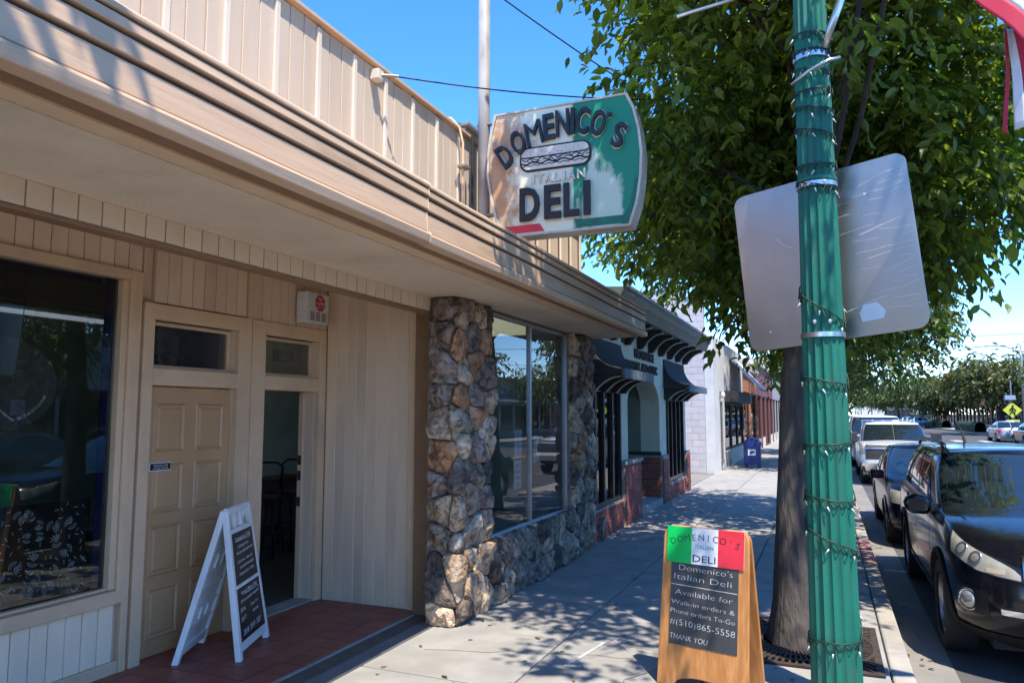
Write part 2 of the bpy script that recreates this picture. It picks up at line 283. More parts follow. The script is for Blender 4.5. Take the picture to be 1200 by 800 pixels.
class MB:
    def __init__(s): s.v = []; s.f = []; s.m = []; s.mi = 0
    def add(s, vs_, fs):
        b = len(s.v); s.v.extend([tuple(p) for p in vs_]); s.f.extend([tuple(b + i for i in f) for f in fs]); s.m.extend([s.mi] * len(fs)); return s
    def box(s, x0, x1, y0, y1, z0, z1, M=None):
        x0, x1 = min(x0, x1), max(x0, x1); y0, y1 = min(y0, y1), max(y0, y1); z0, z1 = min(z0, z1), max(z0, z1)
        p = [(x0, y0, z0), (x1, y0, z0), (x1, y1, z0), (x0, y1, z0), (x0, y0, z1), (x1, y0, z1), (x1, y1, z1), (x0, y1, z1)]
        if M is not None: p = [M @ Vector(q) for q in p]
        return s.add(p, [(0, 3, 2, 1), (4, 5, 6, 7), (0, 1, 5, 4), (1, 2, 6, 5), (2, 3, 7, 6), (3, 0, 4, 7)])
    def prism(s, poly, fn, d0, d1):
        """poly: CCW 2-D points; fn(a,b,d) -> world point; extruded from d0 to d1"""
        n = len(poly)
        return s.add([fn(a, b, d0) for a, b in poly] + [fn(a, b, d1) for a, b in poly],
                     [tuple(range(n - 1, -1, -1)), tuple(range(n, 2 * n))] + [(i, (i + 1) % n, n + (i + 1) % n, n + i) for i in range(n)])
    def tube(s, pts, rad, n=8, cap=True):
        pts = [Vector(p) for p in pts]
        if isinstance(rad, (int, float)): rad = [rad] * len(pts)
        vs_ = []; fs = []
        ref = None
        for i, p in enumerate(pts):
            t = (pts[min(i + 1, len(pts) - 1)] - pts[max(i - 1, 0)])
            if t.length < 1e-9: t = Vector((0, 0, 1))
            t.normalize()
            if ref is None: ref = t.orthogonal().normalized()
            u = (ref - t * ref.dot(t))
            if u.length < 1e-6: u = t.orthogonal()
            u.normalize(); ref = u; w = t.cross(u)
            for k in range(n):
                a = 2 * math.pi * k / n; vs_.append(p + (u * math.cos(a) + w * math.sin(a)) * rad[i])
        for i in range(len(pts) - 1):
            for k in range(n): fs.append((i * n + k, i * n + (k + 1) % n, (i + 1) * n + (k + 1) % n, (i + 1) * n + k))
        if cap: fs.append(tuple(range(n - 1, -1, -1))); fs.append(tuple(range((len(pts) - 1) * n, len(pts) * n)))
        return s.add(vs_, fs)
    def lathe(s, prof, n=24, M=None, sx=1.0):
        """prof: (radius, height) bottom to top, turned about z"""
        vs_ = []; fs = []
        for r, h in prof:
            for k in range(n):
                a = 2 * math.pi * k / n; p = Vector((r * math.cos(a) * sx, r * math.sin(a), h)); vs_.append(M @ p if M is not None else p)
        for i in range(len(prof) - 1):
            for k in range(n): fs.append((i * n + k, i * n + (k + 1) % n, (i + 1) * n + (k + 1) % n, (i + 1) * n + k))
        fs.append(tuple(range(n - 1, -1, -1))); fs.append(tuple(range((len(prof) - 1) * n, len(prof) * n)))
        return s.add(vs_, fs)
    def grid(s, fn, nu, nv, flip=False):
        vs_ = [fn(i / nu, j / nv) for i in range(nu + 1) for j in range(nv + 1)]
        fs = []
        for i in range(nu):
            for j in range(nv):
                q = (i * (nv + 1) + j, (i + 1) * (nv + 1) + j, (i + 1) * (nv + 1) + j + 1, i * (nv + 1) + j + 1)
                fs.append(q[::-1] if flip else q)
        return s.add(vs_, fs)
    def mesh(s, name, mats, smooth=False, angle=None):
        me = bpy.data.meshes.new(name); me.from_pydata(s.v, [], s.f); 
        for m in (mats if isinstance(mats, (list, tuple)) else [mats]): me.materials.append(MATS[m] if isinstance(m, str) else m)
        if any(s.m): me.polygons.foreach_set('material_index', s.m)
        if smooth:
            me.polygons.foreach_set('use_smooth', [True] * len(s.f))
            if angle: 
                try: me.set_sharp_from_angle(angle=R(angle))
                except Exception: pass
        me.update(); return me
    def build(s, name, mats, parent=None, world=True, smooth=False, angle=None, bevel=0.0, seg=2, solid=0.0):
        o = link_mesh(name, s.mesh(name, mats, smooth, angle), parent, world)
        if solid: md = o.modifiers.new('solid', 'SOLIDIFY'); md.thickness = solid; md.offset = 0
        if bevel: md = o.modifiers.new('bevel', 'BEVEL'); md.width = bevel; md.segments = seg; md.limit_method = 'ANGLE'; md.angle_limit = R(40)
        return o
def bx(name, m, parent, x0, x1, y0, y1, z0, z1, bevel=0.0, world=True): return MB().box(x0, x1, y0, y1, z0, z1).build(name, m, parent, world, bevel=bevel)

_tc = {}
def text_data(s, offset=0.0, extrude=0.0, spacing=1.0):
    k = (s, offset, extrude, spacing)
    if k not in _tc:
        cu = bpy.data.curves.new('txt', 'FONT'); cu.body = s; cu.size = 1.0; cu.offset = offset; cu.extrude = extrude; cu.resolution_u = 3; cu.space_character = spacing
        ob = bpy.data.objects.new('txt', cu); COL.objects.link(ob)
        dg = bpy.context.evaluated_depsgraph_get(); me = bpy.data.meshes.new_from_object(ob.evaluated_get(dg))
        v = np.zeros(len(me.vertices) * 3); me.vertices.foreach_get('co', v); v = v.reshape(-1, 3)
        f = [tuple(p.vertices) for p in me.polygons]
        bpy.data.objects.remove(ob); bpy.data.curves.remove(cu); bpy.data.meshes.remove(me)
        _tc[k] = (v, f)
    v, f = _tc[k]; return v.copy(), f
def put_text(mb, s, o, right, up, height, width=None, rot=0.0, offset=0.0, extrude=0.0, align='c', spacing=1.0, italic=0.0):
    """lay text s with cap height `height` (and total width, if given) at o, in the plane of right/up"""
    v, f = text_data(s, offset, extrude, spacing)
    if not len(v): return
    cap = .73; h = height / cap
    x0, x1 = v[:, 0].min(), v[:, 0].max(); w = x1 - x0
    sx = (width / w) if width else h
    x = (v[:, 0] - (x0 + x1) / 2) if align == 'c' else (v[:, 0] - x0 if align == 'l' else v[:, 0] - x1)
    x = x * sx; y = (v[:, 1] - cap / 2) * h; zz = v[:, 2] * 1.0
    x = x + italic * y
    if rot: x, y = x * math.cos(rot) - y * math.sin(rot), x * math.sin(rot) + y * math.cos(rot)
    right = Vector(right).normalized(); up = Vector(up).normalized(); nn = right.cross(up); o = Vector(o)
    pts = [o + right * float(a) + up * float(b) + nn * float(c) for a, b, c in zip(x, y, zz)]
    mb.add(pts, f)
def smoothstep(a, b, x): t = min(1, max(0, (x - a) / (b - a))); return t * t * (3 - 2 * t)

# ================================================================== SETTING: ground, road, pavements
ROADZ = -0.17; KX = 0.50; OX = 13.0
tag(MB().box(-400, 400, -80, 1500, -.9, -.5).build('ground', 'asphalt'), kind='structure')
road = tag(MB().box(KX - .02, OX + .02, -60, 900, -.45, ROADZ).build('road', 'asphalt'), kind='structure')
for y in range(-20, 240, 12):
    bx('lane_dash', 'road_white', road, 4.05, 4.17, y, y + 3, ROADZ + .001, ROADZ + .005)
mk = MB(); mk.box(6.55, 6.67, -60, 600, ROADZ + .001, ROADZ + .005); mk.box(6.85, 6.97, -60, 600, ROADZ + .001, ROADZ + .005); mk.build('centre_line', 'road_yellow', road)
for k in range(7): bx('crosswalk_bar', 'road_white', road, KX + 1.0 + k * 1.7, KX + 1.6 + k * 1.7, 60, 63, ROADZ + .001, ROADZ + .005)
for y in np.arange(-8, 60, 6.2): bx('parking_line', 'road_white', road, KX + .1, KX + 2.3, y, y + .1, ROADZ + .001, ROADZ + .005)
gut = tag(MB().box(KX, KX + .34, -60, 400, -.44, ROADZ + .004).build('gutter', 'concrete_dark'), kind='structure')

walk = tag(MB().box(-4.9, KX - .15, -60, 400, -.4, -.03).build('sidewalk', 'joint'), kind='structure')
xs = [-3.15, -2.0, -.84, KX - .152]
for j in range(-2, 26):
    y0 = -.02 + j * 1.17
    for i in range(3):
        if j in (4, 5) and i == 2: pass
        t = random.uniform(-.002, .002)
        MB().box(xs[i] + .008, xs[i + 1] - .008, y0 + .008, y0 + 1.162, -.06, t).build('slab', 'concrete', walk, bevel=.006, seg=1)
bx('slab', 'concrete', walk, -3.15, KX - .152, 30.3, 400, -.06, 0); bx('slab', 'concrete', walk, -3.15, KX - .152, -60, -2.4, -.06, 0)
bx('dark_edge_strip', 'concrete_dark', walk, -3.45, -3.156, -3, 5.9, -.06, -.001)  # darker tone paints in the canopy's shade on this strip of pavement
bx('dark_edge_strip', 'concrete_dark', walk, -4.9, -3.156, 18.1, 22.9, -.06, -.001)
bx('dark_edge_strip', 'concrete_dark', walk, -3.2, -3.156, 5.9, 18.1, -.06, -.001)
cm = MB()                                                        # chalk survey arrow sprayed on the slab
def stroke(mb, pts, w, z):
    for a, b in zip(pts[:-1], pts[1:]):
        a = Vector((a[0], a[1], 0)); b = Vector((b[0], b[1], 0)); d = (b - a).normalized(); n = Vector((-d.y, d.x, 0)) * w / 2
        mb.add([(a - n + Vector((0, 0, z))), (b - n + Vector((0, 0, z))), (b + n + Vector((0, 0, z))), (a + n + Vector((0, 0, z)))], [(0, 1, 2, 3)])
stroke(cm, [(-1.78, 5.25), (-1.66, 5.95)], .022, .004); stroke(cm, [(-1.70, 5.95), (-1.60, 5.97)], .05, .0045); stroke(cm, [(-1.63, 5.95), (-1.45, 5.72)], .014, .005); stroke(cm, [(-1.80, 5.22), (-1.68, 5.24)], .05, .0045)
cm.build('chalk_mark', 'road_white', walk)
gs = MB(); g_ = random.Random(77)
for _ in range(170):
    x, y, r_ = g_.uniform(-3.0, .3), g_.uniform(3.6, 16), g_.uniform(.008, .022)
    n_ = 9; gs.add([(x + r_ * (1 + .25 * math.sin(k * 2.1 + x * 9)) * math.cos(6.283 * k / n_), y + r_ * 1.1 * math.sin(6.283 * k / n_), .0035) for k in range(n_)], [tuple(range(n_))])
o = gs.build('gum_spots', 'joint', walk); o['kind'] = 'stuff'
ck = MB()
for (x, y, dx_, dy_, n_) in ((-2.9, 5.15, .16, .05, 11), (-1.95, 6.9, .10, .16, 12), (-1.4, 4.9, .05, .16, 9), (-.5, 8.3, -.12, .14, 10), (-2.6, 8.2, .14, -.04, 9)):
    pts = [(x, y)]
    for _ in range(n_): pts.append((pts[-1][0] + dx_ * g_.uniform(.4, 1.2) + g_.uniform(-.05, .05), pts[-1][1] + dy_ * g_.uniform(.4, 1.2) + g_.uniform(-.05, .05)))
    stroke(ck, pts, .006, .0037)
o = ck.build('hairline_cracks', 'joint', walk); o['kind'] = 'stuff'
for j in range(-2, 24):
    y0 = 1.0 + j * 1.83
    red = (j == 5)
    MB().box(KX - .148, KX, y0 + .004, y0 + 1.826, -.40, .0).build('kerb_stone', 'kerb_red' if red else 'kerb_concrete', walk, bevel=.018, seg=2)
bx('kerb_stone', 'kerb_concrete', walk, KX - .148, KX, 44.93, 400, -.4, 0); bx('kerb_stone', 'kerb_concrete', walk, KX - .148, KX, -60, -2.66, -.4, 0)
ow = tag(MB().box(OX + .15, 17.2, -60, 600, -.4, -.02).build('far_sidewalk', 'concrete'), kind='structure')
bx('kerb_stone', 'kerb_concrete', ow, OX, OX + .148, -60, 600, -.42, -.02)

# entry floor of red quarry tiles
ef = tag(MB().box(-4.72, -3.47, -3, 6.08, -.1, .008).build('entry_floor', 'grout'), kind='structure')
tm = MB().box(-.096, .096, -.096, .096, -.01, .008).mesh('tile', 'red_tile')
for i in range(6):
    for j in range(17):
        x = -4.60 + i * .2 + .02; y = 2.75 + j * .2
        if y > 6.0: continue
        link_mesh('tile', tm, ef, True, (x, y, .008), (random.uniform(-.004, .004), random.uniform(-.004, .004), 0))
bx('threshold_strip', 'kerb_concrete', ef, -3.485, -3.455, -3, 5.95, -.05, .014, .004)

# ================================================================== DELI BUILDING
deli = root('deli_building', (-4.6, 3.0, 0), 'tan plank-clad storefront with stone pillars and deep flat canopy', 'building')
DX = -4.6
# ---- back wall of the entry (framing), openings left for window, door, transoms and doorway
w = MB()
w.box(-4.80, -4.64, -4, 1.2, 0, 3.2)                         # beyond the window, left
w.box(-4.80, -4.64, 1.2, 3.79, 0, .56); w.box(-4.80, -4.64, 1.2, 3.79, 2.76, 3.2)
w.box(-4.80, -4.64, 3.79, 4.02, 0, 3.2)
w.box(-4.80, -4.64, 4.02, 4.88, 2.5, 3.2); w.box(-4.80, -4.64, 4.88, 5.22, 0, 3.2)
w.box(-4.80, -4.64, 5.22, 5.98, 2.5, 3.2); w.box(-4.80, -4.64, 5.98, 6.2, 0, 3.2)
w.box(-4.62, -3.24, 6.14, 6.26, 0, 3.2)                      # return wall core
w.build('wall', 'siding', deli)
bx('entry_ceiling', 'stucco', deli, -4.8, -3.26, -4, 6.2, 3.2, 3.26)
# planks over window, under window, over the doors
def plank_run(y0, y1, z0, z1, step, m, x=DX, th=.03, gap=.006, parent=deli, off=0.0):
    n = max(1, round((y1 - y0) / step)); st = (y1 - y0) / n
    for k in range(n):
        MB().box(x - th - .005, x + off + random.uniform(-.0015, .0015), y0 + k * st + gap / 2, y0 + (k + 1) * st - gap / 2, z0, z1).build('plank', m, parent, bevel=.003, seg=1)
plank_run(1.2, 3.90, 2.83, 3.2, .117, 'siding')
plank_run(1.2, 3.80, .10, .485, .118, 'siding_pale')
plank_run(4.02, 4.98, 2.63, 3.2, .125, 'siding')
plank_run(5.06, 6.10, 2.61, 3.2, .117, 'siding')
bx('corner_board', 'trim', deli, DX - .03, DX + .012, 3.905, 3.925, 2.83, 3.2)
bx('corner_board', 'trim', deli, DX - .03, DX + .012, 4.99, 5.05, 2.61, 3.2)
bx('base_board', 'trim', deli, DX - .03, DX + .012, 1.0, 3.84, .0, .098, .004)
# return wall planks (face -y)
for k in range(9):
    x0 = -4.59 + k * .12
    MB().box(x0 + .004, x0 + .116, 6.1 + random.uniform(-.0015, .0015), 6.139, 0, 3.2).build('plank', 'siding', deli, bevel=.003, seg=1)
for k in range(1, 9):
    bx('lit_groove_line', 'siding_pale', deli, -4.59 + k * .12 - .003, -4.59 + k * .12 + .003, 6.0985, 6.115, 0, 3.2)  # pale strips paint in the light caught along the plank grooves
bx('corner_post', 'brown_trim', deli, -3.50, -3.24, 5.98, 6.16, 0, 2.98, .006)
bx('corner_board', 'trim', deli, -3.60, -3.503, 6.05, 6.13, 0, 3.2, .004)

# ---- left shop window
def frame_rect(name, m, parent, x0, x1, y0, y1, z0, z1, wd, bevel=.004):
    """frame in a y-z plane, butt jointed: head and sill run through"""
    b = MB(); b.box(x0, x1, y0, y1, z0, z0 + wd); b.box(x0, x1, y0, y1, z1 - wd, z1); b.box(x0, x1, y0, y0 + wd, z0 + wd, z1 - wd); b.box(x0, x1, y1 - wd, y1, z0 + wd, z1 - wd)
    return b.build(name, m, parent, bevel=bevel)
lw = bx('shop_window', 'trim', deli, DX - .05, DX + .03, 3.792, 3.842, .49, 2.83, .006)      # stepped casing, right
bx('casing', 'trim', lw, DX - .04, DX + .018, 3.845, 3.90, .0, 2.83, .006); bx('casing', 'trim', lw, DX - .05, DX + .01, 3.74, 3.79, .585, 2.755, .006)
bx('head', 'trim', lw, DX - .05, DX + .03, 1.1, 3.79, 2.757, 2.828, .006); bx('sill', 'trim', lw, DX - .05, DX + .045, 1.1, 3.79, .49, .583, .008)
bx('inner_bead', 'trim', lw, DX - .055, DX - .005, 1.1, 3.738, .585, .603, .004)
b = MB(); pn_ = lambda y: DX - .049 + (y - 3.45) * math.tan(R(1.2))      # the pane sits a little out of true
b.prism([(y, pn_(y) + s_) for y, s_ in ((1.2, -.003), (3.735, -.003), (3.735, .003), (1.2, .003))], lambda a, c, d: (c, a, d), .60, 2.76); b.build('pane', 'shop_glass', lw)
b = MB(); b.box(DX - .070, DX - .064, 3.66, 3.735, .60, 2.755); b.box(DX - .115, DX - .11, 1.2, 3.66, 2.715, 2.755); b.build('blue_edge_film', 'film_blue', lw)
film = MB().box(DX - .105, DX - .10, 1.2, 3.655, .605, 1.22).build('printed_film', 'menu_black', lw)
db = MB(); rr = random.Random(5)
def curve_stroke(mb, pts, wd, fn):
    P = [Vector((a, b, 0)) for a, b in pts]
    for i in range(len(P) - 1):
        d = P[i + 1] - P[i]
        if d.length < 1e-6: continue
        d.normalize(); n = Vector((-d.y, d.x, 0)) * wd / 2; a = P[i] - d * wd * .3; c = P[i + 1] + d * wd * .3
        mb.add([fn(*(a - n).xy), fn(*(c - n).xy), fn(*(c + n).xy), fn(*(a + n).xy)], [(0, 1, 2, 3)])
fn = lambda a, b: (DX - .0985, a, b)
spots = []
for _ in range(900):
    a, b = rr.uniform(2.3, 3.63), rr.uniform(.63, 1.2); r = rr.choice([.045, .045, .032, .012, .009])
    if all((a - p) ** 2 + (b - q) ** 2 > (r + s + .008) ** 2 for p, q, s in spots): spots.append((a, b, r))
for a, b, r in spots:
    th = rr.uniform(0, 6.28)
    if r > .03:
        kind = rr.random()
        if kind < .6:            # leafy swirl: fan of petals over a bun arc
            for q in range(5):
                an = th + (q - 2) * .45
                curve_stroke(db, [(a + math.cos(an + u * .5) * r * u, b + math.sin(an + u * .5) * r * u) for u in (0, .4, .7, 1)], .0085, fn)
            curve_stroke(db, [(a + math.cos(th + 3.1 + u) * r * .8, b + math.sin(th + 3.1 + u) * r * .8) for u in np.linspace(-1, 1, 7)], .007, fn)
            curve_stroke(db, [(a + math.cos(th + 3.1 + u) * r * .5, b + math.sin(th + 3.1 + u) * r * .5) for u in np.linspace(-1, 1, 6)], .005, fn)
        else:
            curve_stroke(db, [(a + math.cos(th) * r * u + math.sin(th) * r * .5 * math.sin(u * 3), b + math.sin(th) * r * u + math.cos(th) * r * .5 * math.sin(u * 3)) for u in np.linspace(-1, 1, 10)], .009, fn)
            curve_stroke(db, [(a + math.cos(u) * r * .35, b + math.sin(u) * r * .35) for u in np.linspace(0, 5, 9)], .005, fn)
    else:
        curve_stroke(db, [(a + math.cos(th) * r * u, b + math.sin(th) * r * u) for u in (-1, 0, 1)], .006, fn)
db.build('doodle_print', 'chalk', film)
# ---- doors: painted eight-panel door, its frame and transom
door = MB().box(-4.70, -4.655, 4.035, 4.875, .02, 2.0).build('door', 'door_paint', deli)
for c in range(2):
    for r_ in range(4):
        y0 = 4.11 + c * .40; z0 = .14 + r_ * .455
        pm = MB()
        def pf(t, q, y0=y0, z0=z0): return None
        a0, a1, b0, b1 = y0, y0 + .29, z0, z0 + .37
        for (d0, d1, h0, h1) in ((0, .012, .0, .012), (.012, .028, .012, -.002), (.028, .05, -.002, .008)):
            for (p, q) in (((a0 + d0, b0 + d0, a1 - d0, b1 - d0), (a0 + d1, b0 + d1, a1 - d1, b1 - d1)),):
                o4 = [(p[0], p[1]), (p[2], p[1]), (p[2], p[3]), (p[0], p[3])]; i4 = [(q[0], q[1]), (q[2], q[1]), (q[2], q[3]), (q[0], q[3])]
                for k in range(4):
                    k2 = (k + 1) % 4
                    pm.add([(-4.654 + h0, *o4[k]), (-4.654 + h0, *o4[k2]), (-4.654 + h1, *i4[k2]), (-4.654 + h1, *i4[k])], [(0, 1, 2, 3)])
        pm.add([(-4.646, a0 + .05, b0 + .05), (-4.646, a1 - .05, b0 + .05), (-4.646, a1 - .05, b1 - .05), (-4.646, a0 + .05, b1 - .05)], [(0, 1, 2, 3)])
        pm.build('door_panel', 'door_paint', door)
plate = bx('notice_plate', 'menu_black', door, -4.655, -4.640, 4.085, 4.27, 1.375, 1.425, .002)
tm_ = MB(); put_text(tm_, 'PLEASE USE', (-4.6385, 4.178, 1.41), (0, 1, 0), (0, 0, 1), .014, .13, offset=.01); put_text(tm_, 'OTHER DOOR', (-4.6385, 4.178, 1.389), (0, 1, 0), (0, 0, 1), .014, .14, offset=.01); tm_.build('plate_lettering', 'chalk', door)
bx('notice_edge', 'paper', door, -4.6545, -4.643, 4.08, 4.275, 1.369, 1.431, .001)
fr = MB()
for (y0, y1) in ((3.925, 4.02), (4.885, 5.035), (5.045, 5.215)): fr.box(-4.75, DX + .02, y0, y1, .008, 2.62)
fr.box(-4.75, DX + .02, 5.985, 6.085, .008, 2.62)
for (y0, y1) in ((4.02, 4.885), (5.215, 5.985)):
    fr.box(-4.75, DX + .018, y0, y1, 2.008, 2.135); fr.box(-4.75, DX + .018, y0, y1, 2.50, 2.618)
fr.build('door_frame', 'trim', deli, bevel=.006)
for i, (y0, y1) in enumerate(((4.02, 4.885), (5.215, 5.985))):
    tw = frame_rect('transom_window', 'trim', deli, -4.72, -4.68, y0 + .003, y1 - .003, 2.137, 2.498, .03)
    MB().box(-4.703, -4.698, y0 + .03, y1 - .03, 2.165, 2.47).build('pane', 'shop_glass', tw)
    if i == 0:
        bm_ = MB()
        for k in range(17): bm_.box(-4.745, -4.725, y0 + .04, y1 - .04, 2.175 + k * .0172, 2.1835 + k * .0172)
        bm_.build('blind_slats', 'blind', tw)
        bx('blind_backing', 'near_black', tw, -4.79, -4.785, y0, y1, 2.14, 2.5)
    else:
        t2 = MB(); put_text(t2, '1507', (-4.6965, 5.6, 2.33), (0, 1, 0), (0, 0, 1), .06, offset=.0); t2.build('faded_number', 'blind', tw)
        bx('box_behind', 'interior_dark', tw, -4.86, -4.78, 5.62, 5.83, 2.3, 2.4)
bx('door_sill', 'kerb_concrete', deli, -4.80, -4.60, 5.217, 5.983, .0, .03, .004)
bx('door_sill', 'near_black', deli, -4.80, -4.665, 4.022, 4.883, .0, .018)
hj = MB(); hj.box(-4.80, -4.751, 5.955, 5.983, .03, 2.0); hj.build('door_jamb', 'trim', deli)
hg = MB()
for z in (.9, 1.15, 1.3): hg.box(-4.79, -4.755, 5.945, 5.956, z, z + .09)
hg.build('hinge', 'near_black', deli)

# ---- interior room
it = MB(); it.box(-10.6, -10.5, -4, 9.9, 0, 3.2); it.box(-10.5, -4.82, 9.8, 9.9, 0, 3.2); it.box(-10.5, -4.82, -4.1, -4, 0, 3.2); it.build('interior_wall', 'interior_wall', deli)
bx('interior_floor', 'interior_dark', deli, -10.5, -3.3, -4, 9.8, -.05, .004); b = MB(); b.box(-10.5, -7.3, -4, 9.8, 3.27, 3.35); b.box(-6.3, -3.3, -4, 9.8, 3.27, 3.35); b.box(-7.3, -6.3, -4, 7.0, 3.27, 3.35); b.box(-7.3, -6.3, 8.4, 9.8, 3.27, 3.35); b.build('interior_ceiling', 'interior_wall', deli)  # ceiling opening added so daylight reaches the room
bx('ceiling_fill_panel', 'fill_panel', deli, -7.32, -6.28, 6.98, 8.42, 3.355, 3.40)  # translucent panel added over the opening to brighten the room
bx('interior_partition', 'interior_wall', deli, -7.6, -7.5, 7.2, 9.8, .01, 3.2)
bx('partition_door', 'dark_wood', deli, -7.49, -7.44, 9.3, 9.78, .01, 2.3)
bx('rear_building_mass', 'grey_wall', deli, -14, -10.7, -4, 9.9, 0, 3.9)
# ---- frieze of blocks and ledge under it
bx('header_beam', 'trim', deli, -3.36, -3.245, -4, 5.9, 2.705, 3.19)
bx('ledge', 'brown_trim', deli, -3.30, -3.205, -4, 5.75, 2.678, 2.70, .003)
fm = MB().box(-.028, .0, -.0585, .0585, -.06, .06).mesh('frieze_block', 'frieze_paint')
for k in range(36):
    y = 1.28 + k * .1252
    if y < 5.72: link_mesh('frieze_block', fm, deli, True, (-3.20 + random.uniform(-.001, .001), y, 2.762))
# ---- canopy: soffit, fascia boards, roof
sf = MB(); sf.box(-3.244, -2.455, -4, 9.86, 2.824, 2.86); sf.build('soffit', 'stucco', deli)
bx('soffit_board', 'trim', deli, -2.452, -2.352, -4, 9.86, 2.829, 2.87); bx('soffit_board', 'brown_trim', deli, -2.350, -2.262, -4, 9.86, 2.838, 2.87)
def fascia_board(name, prof, y0, y1, m='fascia'):
    """prof: (x,z) points CCW in x-z plane, run along y with slight waviness"""
    b = MB(); n = max(2, int((y1 - y0) / .35)); k = len(prof)
    vs_ = []
    for i in range(n + 1):
        y = y0 + (y1 - y0) * i / n
        for (x, z) in prof:
            vs_.append((x + .004 * mnoise.noise(Vector((y * 1.1, z * 3, 1.7))), y, z + .005 * mnoise.noise(Vector((y * .8, 5.1, 2.0)))))
    fs = []
    for i in range(n):
        for j in range(k):
            fs.append((i * k + j, i * k + (j + 1) % k, (i + 1) * k + (j + 1) % k, (i + 1) * k + j))
    fs.append(tuple(range(k))); fs.append(tuple(range(n * k + k - 1, n * k - 1, -1)))
    b.add(vs_, fs); return b.build(name, m, deli, bevel=.004, seg=1)
for (y0, y1, dx, dz) in ((-4, 3.90, 0, 0), (3.905, 9.90, -.007, -.003)):
    fascia_board('fascia_lip', [(-2.26 + dx, 2.83 + dz), (-2.19 + dx, 2.838 + dz), (-2.18 + dx, 2.885 + dz), (-2.195 + dx, 2.90 + dz), (-2.26 + dx, 2.90 + dz)], y0, y1)
    fascia_board('fascia_board', [(-2.25 + dx, 2.907 + dz), (-2.206 + dx, 2.907 + dz), (-2.212 + dx, 3.026 + dz), (-2.25 + dx, 3.026 + dz)], y0, y1)
    fascia_board('fascia_board', [(-2.25 + dx, 3.043 + dz), (-2.200 + dx, 3.043 + dz), (-2.206 + dx, 3.113 + dz), (-2.25 + dx, 3.113 + dz)], y0, y1)
    fascia_board('fascia_board', [(-2.25 + dx, 3.13 + dz), (-2.194 + dx, 3.13 + dz), (-2.199 + dx, 3.172 + dz), (-2.25 + dx, 3.172 + dz)], y0, y1)
    fascia_board('fascia_cap', [(-2.40 + dx, 3.182 + dz), (-2.190 + dx, 3.182 + dz), (-2.190 + dx, 3.20 + dz), (-2.235 + dx, 3.235 + dz), (-2.40 + dx, 3.235 + dz)], y0, y1)
cr_ = MB(); cr_.box(-3.08, -2.405, -4, 9.88, 3.14, 3.205); cr_.box(-3.05, -2.255, 9.868, 9.9, 2.87, 3.14); cr_.box(-3.05, -2.255, -4, -3.96, 2.87, 3.14); cr_.build('canopy_roof', 'trim', deli)
# ---- parapet of planks and battens
bx('parapet_wall', 'parapet_paint', deli, -3.3, -3.135, -4, 9.92, 2.88, 4.44)
PY0 = 3.519 - .417 * 17
for k in range(17 * 3 + 31):
    y0 = PY0 + k * .139
    if y0 + .139 > 9.93: break
    MB().box(-3.134, -3.10 + random.uniform(-.002, .002), y0 + .004, y0 + .135, 3.0, 4.44 + random.uniform(-.006, .004)).build('plank', 'parapet_paint', deli, bevel=.003, seg=1)
for k in range(33):
    y = PY0 + k * .417
    if y > 9.8: break
    MB().box(-3.099, -3.078, y - .02, y + .02, 3.0, 4.415).build('batten', 'batten_paint', deli, bevel=.003, seg=1)
pc = MB()
prof = [(-3.38, 4.442), (-3.055, 4.442), (-3.055, 4.47), (-3.38, 4.52)]
pc.prism(prof, lambda a, b_, d: (a, d, b_), 9.98, -4); pc.build('parapet_cap', 'fascia', deli, bevel=.004, seg=1)
# ---- fieldstone pillars and stall riser
def clip(poly, nx, ny, d):
    out = []
    for i in range(len(poly)):
        a, b_ = poly[i], poly[(i + 1) % len(poly)]
        da = a[0] * nx + a[1] * ny - d; db_ = b_[0] * nx + b_[1] * ny - d
        if da <= 0: out.append(a)
        if da * db_ < 0: t = da / (da - db_); out.append((a[0] + (b_[0] - a[0]) * t, a[1] + (b_[1] - a[1]) * t))
    return out
XF = -2.945; YF = 5.735; AC = 0.275; CR = .05
def sface(a, z, h):
    """unwrapped stone face: a < AC lies on the -y side, a > AC on the street side; h is the height off the wall"""
    if a < AC - CR: return Vector((XF - (AC - a), YF - h, z))
    if a > AC + CR: return Vector((XF + h, YF + (a - AC), z))
    t = (a - (AC - CR)) / (2 * CR) * math.pi / 2
    cx, cy = XF - CR, YF + CR
    r_ = CR + h
    return Vector((cx + math.sin(t) * r_, cy - math.cos(t) * r_, z))
A1 = AC + .74; A2 = AC + 3.17; A3 = AC + 4.13
srnd = random.Random(21)
